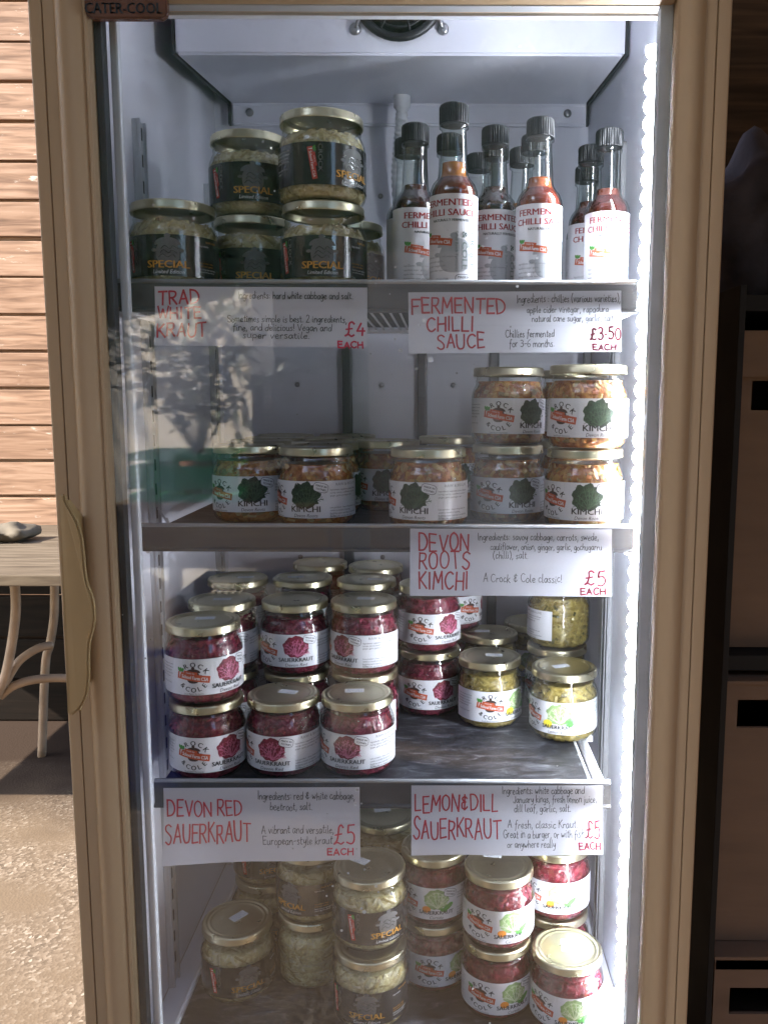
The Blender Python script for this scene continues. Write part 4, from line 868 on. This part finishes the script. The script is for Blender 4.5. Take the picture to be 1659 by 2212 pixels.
p = on(1202, 1967, S4, 1, JH); jar('curtido', p[0], p[1] + .012, S4, 10, 'lower pink kraut jar of the right stack behind the front single one', CS); jar('curtido', p[0], p[1] + .012, S4 + JH, 8, 'upper pink kraut jar of the right stack next to the light strip', CS)
jj('curtido', 1225, 2046, S4, 1, 12, 'single pink kraut jar at the front right corner with bright lid', CS, (.0, .004, 85))
for i in range(len(PLACED)):
    for j in range(i):
        A, B = PLACED[i], PLACED[j]; rr = sum(.024 if q[0] == 'bottle' else .0445 if q[0] == 'special' else .0425 for q in (A, B)); dd = math.hypot(A[1] - B[1], A[2] - B[2])
        if abs(A[3] - B[3]) < .05 and dd < rr - .001: print('OVERLAP', [(q[0], round(q[1], 3), round(q[2], 3), round(q[3], 3)) for q in (A, B)], round(rr - dd, 4))
# ------------------------------------------------------------------ surroundings
ZG = -1.2
m, t, p = newmat('worn aggregate concrete'); M['ground'] = m
tc = nd(t, 'ShaderNodeTexCoord'); v = nd(t, 'ShaderNodeTexVoronoi'); v.inputs['Scale'].default_value = 150; v.inputs['Randomness'].default_value = 1
n0 = nd(t, 'ShaderNodeTexNoise'); n0.inputs['Scale'].default_value = 40; n0.inputs['Detail'].default_value = 4
vm = nd(t, 'ShaderNodeVectorMath', operation='MULTIPLY_ADD'); vm.inputs[1].default_value = (.05, .05, .05); t.links.new(n0.outputs['Color'], vm.inputs[0]); t.links.new(tc.outputs['Object'], vm.inputs[2])
t.links.new(vm.outputs[0], v.inputs['Vector'])
rA = ramp(t, [(0, (.05, .038, .028)), (.5, (.125, .095, .070)), (.75, (.19, .150, .115)), (1, (.38, .34, .285))]); t.links.new(v.outputs['Color'], rA.inputs[0])
n1 = nd(t, 'ShaderNodeTexNoise'); n1.inputs['Scale'].default_value = 3; n1.inputs['Detail'].default_value = 8; t.links.new(tc.outputs['Object'], n1.inputs[0])
rB = ramp(t, [(.42, (0, 0, 0)), (.62, (1, 1, 1))]); t.links.new(n1.outputs[0], rB.inputs[0])
mx = nd(t, 'ShaderNodeMix', data_type='RGBA'); mx.inputs[6].default_value = (.115, .084, .057, 1); t.links.new(rB.outputs[0], mx.inputs[0]); t.links.new(rA.outputs[0], mx.inputs[7])
# dark bare earth towards the wall
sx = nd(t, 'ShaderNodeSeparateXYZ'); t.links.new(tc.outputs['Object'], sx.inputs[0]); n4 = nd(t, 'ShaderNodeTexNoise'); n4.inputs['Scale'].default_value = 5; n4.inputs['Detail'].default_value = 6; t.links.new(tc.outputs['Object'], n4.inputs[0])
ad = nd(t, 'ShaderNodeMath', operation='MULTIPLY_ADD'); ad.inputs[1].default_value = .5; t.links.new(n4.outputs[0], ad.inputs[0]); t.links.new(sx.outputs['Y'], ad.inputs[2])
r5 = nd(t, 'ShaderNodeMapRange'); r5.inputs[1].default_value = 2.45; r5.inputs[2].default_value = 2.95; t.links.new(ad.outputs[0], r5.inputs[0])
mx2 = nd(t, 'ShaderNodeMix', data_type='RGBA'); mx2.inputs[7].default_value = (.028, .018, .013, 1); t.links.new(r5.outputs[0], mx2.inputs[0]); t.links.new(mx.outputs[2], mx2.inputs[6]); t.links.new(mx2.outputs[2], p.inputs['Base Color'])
b = nd(t, 'ShaderNodeBump'); b.inputs['Strength'].default_value = .22; b.inputs['Distance'].default_value = .003; t.links.new(v.outputs['Distance'], b.inputs['Height']); t.links.new(b.outputs[0], p.inputs['Normal']); p.inputs['Roughness'].default_value = .95; p.inputs['Specular IOR Level'].default_value = .15
b = bmesh.new(); bmesh.ops.create_grid(b, x_segments=2, y_segments=2, size=60); o = link('ground', b, M['ground'], loc=(0, 0, ZG)); struct(o)
def woodmat(name, c0, c1, c2, rough=.65, flake=None):
    m, t, p = newmat(name); p.inputs['Roughness'].default_value = rough; p.inputs['Specular IOR Level'].default_value = .15; tc = nd(t, 'ShaderNodeTexCoord'); mp = nd(t, 'ShaderNodeMapping'); mp.inputs['Scale'].default_value = (1.1, 14, 14)
    g_ = nd(t, 'ShaderNodeNewGeometry'); va = nd(t, 'ShaderNodeVectorMath', operation='MULTIPLY_ADD'); va.inputs[1].default_value = (7, 7, 7)
    cb = nd(t, 'ShaderNodeCombineXYZ')
    for k in range(3): t.links.new(g_.outputs['Random Per Island'], cb.inputs[k])
    t.links.new(cb.outputs[0], va.inputs[0]); t.links.new(tc.outputs['Object'], va.inputs[2]); t.links.new(va.outputs[0], mp.inputs[0])
    n = nd(t, 'ShaderNodeTexNoise'); n.inputs['Scale'].default_value = 4; n.inputs['Detail'].default_value = 9; n.inputs['Distortion'].default_value = .7; t.links.new(mp.outputs[0], n.inputs[0])
    r = ramp(t, [(.3, c0), (.5, c1), (.68, c2)]); t.links.new(n.outputs[0], r.inputs[0])
    mxx = nd(t, 'ShaderNodeMix', data_type='RGBA', blend_type='MULTIPLY'); mxx.inputs[0].default_value = .6; rr = ramp(t, [(0, (.6, .55, .52)), (1, (1, 1, 1))]); t.links.new(g_.outputs['Random Per Island'], rr.inputs[0])
    t.links.new(r.outputs[0], mxx.inputs[6]); t.links.new(rr.outputs[0], mxx.inputs[7]); last = mxx.outputs[2]
    if flake:
        mp2 = nd(t, 'ShaderNodeMapping'); mp2.inputs['Scale'].default_value = (4, 10, 16); t.links.new(va.outputs[0], mp2.inputs[0])
        nn = nd(t, 'ShaderNodeTexNoise'); nn.inputs['Scale'].default_value = 2; nn.inputs['Detail'].default_value = 7; nn.inputs['Roughness'].default_value = .7; t.links.new(mp2.outputs[0], nn.inputs[0])
        rf_ = ramp(t, [(.63, (0, 0, 0)), (.67, (1, 1, 1))]); t.links.new(nn.outputs[0], rf_.inputs[0])
        m3 = nd(t, 'ShaderNodeMix', data_type='RGBA'); t.links.new(rf_.outputs[0], m3.inputs[0]); t.links.new(last, m3.inputs[6]); m3.inputs[7].default_value = (*flake, 1); last = m3.outputs[2]
    t.links.new(last, p.inputs['Base Color']); bp = nd(t, 'ShaderNodeBump'); bp.inputs['Strength'].default_value = .3; bp.inputs['Distance'].default_value = .004; t.links.new(n.outputs[0], bp.inputs['Height']); t.links.new(bp.outputs[0], p.inputs['Normal'])
    return m
M['slat'] = woodmat('weathered cedar boards', (.14, .083, .055), (.285, .178, .118), (.375, .255, .18), flake=(.42, .37, .31))
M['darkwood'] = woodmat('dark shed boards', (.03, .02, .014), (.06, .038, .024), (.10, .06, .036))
M['bouncewood'] = woodmat('cream light bounce boards', (.58, .50, .40), (.66, .58, .47), (.72, .64, .53))  # pale tone chosen so the added walls and roof bounce fill light
M['greywood'] = woodmat('grey weathered plank', (.055, .042, .03), (.10, .08, .058), (.14, .115, .085))
M['paleiron'] = mat('pale painted iron', (.26, .19, .135), .5, 0, .2, 20, .1)
M['stone'] = mat('pale stone', (.085, .07, .05), .8, 0, .25, 12, .4); M['moss'] = mat('moss', (.09, .14, .03), .9, 0, .4, 30, .6)
# left: slatted wall
b = bmesh.new(); y0 = 3.25; z = ZG; pitch = .1365; k = 0
jr = random.Random(3)
while z < 1.6: box(b, -4.2, -.30, y0 + jr.uniform(0, .004), y0 + .02, z + .008 + jr.uniform(-.003, .003), z + pitch - .004 + jr.uniform(-.002, .003), .003); z += pitch; k += 1
box(b, -4.2, -.30, y0 + .021, y0 + .04, ZG, 1.6)
b.faces.ensure_lookup_table()
for f in b.faces[-6:]: f.material_index = 1
o = link('slatted_wall', b, [M['slat'], M['darkwood']]); tag(o, 'sunlit orange brown wall of weathered horizontal timber boards', 'wall')
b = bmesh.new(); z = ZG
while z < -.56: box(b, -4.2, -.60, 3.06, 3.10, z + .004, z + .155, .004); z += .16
M['darkpanel'] = woodmat('near black boards', (.004, .003, .002), (.008, .005, .0035), (.014, .009, .006))  # near-black boards added to fill the dark recess under the table
o = link('undertable_panel', b, M['darkpanel']); tag(o, 'added dark low board panel behind and below the garden table', 'wall')
# garden table
tz = at(60, 1243, 2.1).z; gt = empty('garden_table', (-1.35, 2.5, ZG)); tag(gt, 'grey plank table with curved pale iron legs before the wooden wall', 'table'); GO = Vector(gt.location)
b = bmesh.new()
for k in range(4): box(b, -2.3, -.86, 2.10 + k * .215, 2.10 + k * .215 + .21, tz - .028, tz, .003)
o = link('tabletop', b, M['greywood'], gt); o.location = -GO
def iron(pts, r=.013):
    b = bmesh.new(); tube(b, crom(pts, 8), r, 10); o = link('leg', b, M['paleiron'], gt); o.location = -GO
def q(x, y, Y): v = at(x, y, Y); return (v.x, v.y, v.z)
iron([q(32, 1262, 2.3), q(34, 1320, 2.3), q(24, 1400, 2.3), q(8, 1470, 2.3), q(-25, 1545, 2.3), q(-40, 1640, 2.3)])
iron([q(10, 1478, 2.32), q(40, 1430, 2.34), q(80, 1402, 2.37), q(112, 1394, 2.4)], .012); iron([q(118, 1262, 2.75), q(117, 1330, 2.75), q(108, 1392, 2.75), q(98, 1440, 2.75), (at(98, 1440, 2.75).x - .03, 2.75, ZG)], .014)
iron([q(0, 1505, 2.32), q(30, 1482, 2.33), q(80, 1468, 2.36), q(150, 1466, 2.4), q(230, 1480, 2.45)], .012)
b = bmesh.new(); bmesh.ops.create_icosphere(b, subdivisions=3, radius=1)
for v_ in b.verts: n_ = 1 + .20 * math.sin(v_.co.x * 5 + 1) * math.sin(v_.co.y * 4 + 2) + .10 * math.sin(v_.co.x * 11 + v_.co.z * 6) + .06 * math.sin(v_.co.z * 9 + v_.co.x * 7); v_.co = Vector((v_.co.x * .075 * n_, v_.co.y * .07 * n_, v_.co.z * .030 * n_))
for f in b.faces: f.material_index = 1 if f.calc_center_median().x > .075 else 0
c0 = at(22, 1112, 2.62); o = link('stone', b, [M['stone'], M['moss']], smooth=True, loc=(c0.x, 2.62, tz + .026)); tag(o, 'pale mossy stone lying on the grey plank table', 'stone')
# shelter: back and right walls; unseen side wall, rear wall, roof added for light
def wall(name, x0, x1, y0, y1, z0, z1, lab, m='darkwood', horiz=True, cat='wall'):
    b = bmesh.new(); L = max(x1 - x0, y1 - y0); z = z0
    while z < z1 - .01: box(b, x0, x1, y0, y1, z + .003, min(z + .15, z1), .003); z += .15
    o = link(name, b, M[m]); tag(o, lab, cat); return o
wall('board_wall', -.96, -.93, .02, .82, ZG, 1.59, 'added unseen board wall left of the fridge keeping the sun off its door', 'bouncewood')  # unseen wall added to stop the sun reaching the fridge front
wall('board_wall', -.29, 2.2, 2.35, 2.39, ZG, 1.55, 'dark board back wall of the shelter behind the fridge')
wall('board_wall', 2.2, 2.24, -2.0, 2.39, ZG, 1.55, 'dark board wall at the right side of the shelter')
wall('board_wall', -.30, 2.2, -2.04, -2.0, ZG, .60, 'added unseen cream board wall behind the camera bouncing light forward', 'bouncewood')  # unseen wall added for the door reflections, pale to bounce fill light
b = bmesh.new(); box(b, -.96, 2.3, -1.0, 2.45, 1.6, 1.65); o = link('shade_roof', b, M['bouncewood']); tag(o, 'added unseen cream roof shading the fridge and bouncing light down', 'roof')  # unseen roof added to shade the fridge, pale underside for bounce
# right: dark shelves with cardboard boxes
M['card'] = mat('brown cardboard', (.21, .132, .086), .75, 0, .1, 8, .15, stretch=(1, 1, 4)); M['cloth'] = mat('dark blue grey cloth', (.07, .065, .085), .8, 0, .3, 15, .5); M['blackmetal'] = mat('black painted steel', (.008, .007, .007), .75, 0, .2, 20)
def cbox(ytop, ybot, yh0, yh1, xleft, Y, lab, flap=False):
    a = at(xleft, ytop, Y); bq = at(xleft, ybot, Y); w_ = .34; h = a.z - bq.z
    o = empty('cardboard_box', (a.x + w_ / 2, Y + .17, bq.z)); tag(o, lab, 'box', 'cardboard boxes on the dark shelves'); O = Vector(o.location)
    z0h, z1h = at(xleft, yh1, Y).z, at(xleft, yh0, Y).z; x0 = a.x; x1 = a.x + w_; hx0, hx1 = x0 + .022, x0 + .115; th = .005
    b = bmesh.new()
    box(b, x0, x1, Y, Y + th, bq.z, z0h); box(b, x0, x1, Y, Y + th, z1h, a.z); box(b, x0, hx0, Y, Y + th, z0h, z1h); box(b, hx1, x1, Y, Y + th, z0h, z1h)
    box(b, x0, x0 + th, Y + th, Y + .34, bq.z, a.z); box(b, x1 - th, x1, Y + th, Y + .34, bq.z, a.z); box(b, x0 + th, x1 - th, Y + .34 - th, Y + .34, bq.z, a.z); box(b, x0 + th, x1 - th, Y + th, Y + .34 - th, bq.z, bq.z + th)
    q_ = link('carton', b, M['card'], o); q_.location = -O
    b = bmesh.new(); mz = Matrix.Translation((0, Y, a.z)) @ Matrix.Rotation(R(14), 4, 'X') @ Matrix.Translation((0, -Y, -a.z))
    box(b, x0 - .002, x1 + .002, Y - .004, Y + .33, a.z + .0005, a.z + .005, 0, 0); 
    if flap: box(b, x0 - .004, x1 + .004, Y - .009, Y - .0045, a.z - .055, a.z + .004, .001)
    q_ = link('box_lid', b, M['card'], o); q_.location = -O
cbox(722, 1398, 822, 886, 1594, 1.14, 'upper cardboard box with overhanging lid and dark hand hole', True)
cbox(1478, 2032, 1512, 1572, 1560, 1.10, 'middle cardboard box with a hand hole close under its lid')
cbox(2072, 2420, 2135, 2192, 1545, 1.07, 'lowest cardboard box, only its top part in view')
rk = empty('storage_rack', (.7, 1.3, ZG)); tag(rk, 'black steel rack holding cardboard boxes in the dark', 'shelf'); KO = Vector(rk.location)
b = bmesh.new(); box(b, .362, .370, 1.06, 1.56, ZG, at(1600, 640, 1.18).z, .001); o = link('shade_panel', b, M['blackmetal'], rk); o.location = -KO  # black panel added to darken the shaded gap beside the boxes
for yt, Y in ((1401, 1.14), (2035, 1.10), (640, 1.18)):
    zt = at(1600, yt, Y).z; b = bmesh.new(); box(b, .375, .90, Y - .03, Y + .42, zt - .022, zt - .001, .001); o = link('rack_shelf', b, M['blackmetal'], rk); o.location = -KO
for x in (.885,):
    for y in (1.12, 1.52): b = bmesh.new(); box(b, x, x + .03, y, y + .03, ZG, .62, .002); o = link('upright', b, M['blackmetal'], rk); o.location = -KO
for y in (1.5,): b = bmesh.new(); box(b, .376, .40, y, y + .03, ZG, .62, .002); o = link('upright', b, M['blackmetal'], rk); o.location = -KO
b = bmesh.new(); box(b, .372, .95, 1.56, 1.58, -1.0, .75); o = link('back_board', b, M['darkwood'], rk); o.location = -KO
b = bmesh.new(); bmesh.ops.create_icosphere(b, subdivisions=4, radius=1)
cz = at(1650, 480, 1.25)
for v_ in b.verts: n_ = 1 + .10 * math.sin(v_.co.x * 6 + v_.co.z * 3) + .07 * math.sin(v_.co.z * 9 + v_.co.y * 5) + .05 * math.sin(v_.co.x * 14 - v_.co.z * 8); v_.co = Vector((v_.co.x * .10 * n_, v_.co.y * .10 * n_, max(-.8, v_.co.z) * .125 * n_))
zsh = at(1600, 640, 1.18).z
o = link('cloth_bundle', b, M['cloth'], smooth=True, loc=(cz.x + .03, 1.34, zsh + .115)); tag(o, 'dark blue grey cloth bundle on the rack above the upper box', 'cloth')
# ------------------------------------------------------------------ yard behind the photographer (seen only as reflections in the door)
M['cream'] = mat('cream rendered wall', (.78, .68, .54), .8, 0, .06, 6, .1)
b = bmesh.new(); d = Vector((-.6, -.8, 0)).normalized(); nn_ = Vector((-.8, .6, 0)); c_ = Vector((-.95, -2.75, 0)); L = 3.2
pts = [c_, c_ + d * L, c_ + d * L - nn_ * .12, c_ - nn_ * .12]; extrude_poly(b, [(q_.x, q_.y) for q_ in pts], 'z', ZG, .52); o = link('rendered_wall', b, M['cream']); tag(o, 'cream rendered garden wall in the sunny yard, reflected in the door', 'wall')
st = empty('produce_stand', (-.85, -1.9, ZG)); tag(st, 'timber produce stand behind the photographer, reflected in the door', 'stand'); SO = Vector(st.location)
M['standwood'] = woodmat('warm stand timber', (.28, .15, .07), (.42, .25, .12), (.52, .34, .18))
b = bmesh.new(); box(b, -1.25, -.42, -2.25, -1.62, -.435, -.405, .003); box(b, -1.24, -.43, -1.64, -1.622, -.66, -.436, .002); o = link('stand_top', b, M['standwood'], st); o.location = -SO
for x in (-1.23, -.49):
    for y in (-2.22, -1.70): b = bmesh.new(); box(b, x, x + .05, y, y + .05, ZG, -.437, .003); o = link('leg', b, M['standwood'], st); o.location = -SO
def crate(x0, x1, y0, y1, z0, h, m, lab, rot=0, mesh=False, tilt=0):
    o = empty('produce_crate', ((x0 + x1) / 2, (y0 + y1) / 2, z0)); o.rotation_euler = (R(tilt), 0, R(rot)); tag(o, lab, 'crate'); hx, hy = (x1 - x0) / 2, (y1 - y0) / 2
    b = bmesh.new(); box(b, -hx, hx, -hy, hy, 0, .006)
    for sx, sy in ((1, 0), (-1, 0), (0, 1), (0, -1)):
        def bar(u0, u1, z0_, z1_):
            if sx: box(b, sx * hx - .003, sx * hx + .003, u0, u1, z0_, z1_)
            else: box(b, u0, u1, sy * hy - .003, sy * hy + .003, z0_, z1_)
        Lh = hy if sx else hx; bar(-Lh, Lh, h - .03, h); bar(-Lh, Lh, .0065, .03)
        if mesh:
            n_ = int(2 * Lh / .022)
            for k in range(n_ + 1): bar(-Lh + k * .022, -Lh + k * .022 + .008, .03, h - .03)
            for k in range(int((h - .06) / .022)): bar(-Lh + .001, Lh - .001, .04 + k * .022, .048 + k * .022)
        else: bar(-Lh, Lh, .05, h - .05)
    link('crate_body', b, m, o); return o
M['greenplastic'] = mat('green crate plastic', (.03, .40, .17), .45, 0, .1, 20); M['blackplastic'] = mat('black crate plastic', (.02, .02, .022), .4, 0, .15, 20); M['blueplastic'] = mat('blue crate plastic', (.02, .03, .25), .4, 0, .15, 20)
crate(-1.20, -.78, -2.02, -1.66, -.404, .19, M['greenplastic'], 'green plastic crate on the produce stand in the yard')
crate(-.74, -.44, -2.0, -1.66, -.404, .22, M['blackplastic'], 'black mesh crate beside the green one on the stand', mesh=True)
crate(-.80, -.44, -2.24, -2.03, -.404, .50, M['blackplastic'], 'tall black mesh crate standing at the back of the stand', mesh=True)
crate(-.78, -.38, -1.20, -.84, ZG, .36, M['blackplastic'], 'black mesh crate on the ground in front of the stand', mesh=True)
crate(-.78, -.38, -1.20, -.84, ZG + .361, .26, M['blackplastic'], 'black mesh crate stacked on the other one before the stand', mesh=True)
crate(-1.16, -.80, -1.22, -.86, ZG, .34, M['blueplastic'], 'blue mesh crate on the ground beside the black stack', mesh=True)
M['tagcard'] = mat('cream price card', (.75, .66, .48), .6, 0, .04, 20)
for k, (x, z) in enumerate(((-.70, -.28), (-.64, -.27), (-.585, -.585), (-.525, -.590), (-.55, -.74))):
    b = bmesh.new(); box(b, x, x + .058, -1.652 if z > -.5 else -.836, -1.650 if z > -.5 else -.834, z, z + .038); o = link('price_card', b, M['tagcard']); tag(o, ['cream price card on the left of the black stand crate', 'cream price card on the right of the black stand crate', 'cream price card at the left of the black ground crate', 'cream price card at the right of the black ground crate', 'cream price card low on the black ground crate stack'][k], 'card')
# leafy plant in a pot
M['leafm'] = mat('green leaves', (.045, .075, .022), .5, 0, .4, 40); M['terracotta'] = mat('terracotta pot', (.35, .14, .07), .8, 0, .1, 15)
pl = empty('potted_plant', (-.98, -1.84, -.40)); tag(pl, 'leafy plant with arching stems standing in the green crate', 'plant')
b = bmesh.new(); lathe(b, [(0, .01), (.06, .01), (.08, .17), (.07, .17), (0, .15)], 24); link('plant_pot', b, M['terracotta'], pl, smooth=True)
b = bmesh.new(); rn = random.Random(5)
for k in range(26):
    a = rn.uniform(0, 6.28); L = rn.uniform(.35, .75); sp_ = rn.uniform(.15, .5); P0 = Vector((0, 0, .15)); prev = P0
    pts = [P0 + Vector((math.cos(a) * sp_ * t_, math.sin(a) * sp_ * .6 * t_, L * (t_ - .45 * t_ * t_) * 1.4)) for t_ in [i / 7 for i in range(8)]]; tube(b, pts, .003, 5)
    for p_ in pts[2:]:
        for _ in range(4):
            dr = Vector((rn.gauss(0, 1), rn.gauss(0, 1), rn.gauss(.1, .6))).normalized(); sd = dr.cross(Vector((rn.gauss(0, 1), rn.gauss(0, 1), 1))).normalized(); ll = rn.uniform(.035, .07); q0_ = p_ + dr * .01
            vs = [b.verts.new(x_) for x_ in (q0_, q0_ + dr * ll * .5 + sd * ll * .3, q0_ + dr * ll, q0_ + dr * ll * .5 - sd * ll * .3)]; b.faces.new(vs)
link('foliage', b, M['leafm'], pl)
iv = bmesh.new(); rn = random.Random(21)
for k in range(170):
    u = rn.random(); e = rn.choice('tre'); c0_ = Vector((-.95, -2.75, 0)); dd_ = Vector((-.6, -.8, 0)); nv = Vector((-.8, .6, 0))
    along = abs(rn.gauss(0, .16)) if e == 'r' else rn.uniform(0, 2.6) if e == 't' else rn.uniform(0, .7); zz_ = rn.uniform(-1.1, .55) if e == 'r' else .55 - abs(rn.gauss(0, .13)) if e == 't' else .5 - rn.random() ** 1.6 * .6
    p_ = c0_ + dd_ * along + nv * rn.uniform(.01, .05) + Vector((0, 0, zz_)); d1 = Vector((rn.gauss(0, .6), rn.gauss(0, .6), -1 + rn.gauss(0, .5))).normalized(); s1_ = d1.cross(nv).normalized(); ll = rn.uniform(.05, .11)
    iv.faces.new([iv.verts.new(x_) for x_ in (p_, p_ + d1 * ll * .35 + s1_ * ll * .45, p_ + d1 * ll, p_ + d1 * ll * .35 - s1_ * ll * .45)])
o = link('ivy', iv, M['leafm']); tag(o, 'ivy hanging over the cream garden wall, reflected in the door', 'plant')
# added leafy screen that keeps bright sky out of the door reflections
b = bmesh.new(); rn = random.Random(9)
for k in range(12000):
    x = rn.uniform(-11, 5); z = rn.uniform(ZG, 6.6 + .5 * math.sin(x * 1.7) + .3 * math.sin(x * 4.1)); c_ = Vector((x, -8 + rn.gauss(0, .35), z)); dr = Vector((rn.gauss(0, 1), rn.gauss(0, 1), rn.gauss(0, 1))).normalized(); sd = dr.cross(Vector((rn.gauss(0, 1), rn.gauss(0, 1), 1))).normalized(); ll = rn.uniform(.12, .25)
    b.faces.new([b.verts.new(x_) for x_ in (c_, c_ + dr * ll * .5 + sd * ll * .35, c_ + dr * ll, c_ + dr * ll * .5 - sd * ll * .35)])
box(b, -11, 5, -8.8, -8.2, ZG, 6.2)
o = link('sky_screen', b, M['leafm']); tag(o, 'added unseen tall leafy screen keeping sky out of the door glass', 'sky_screen')
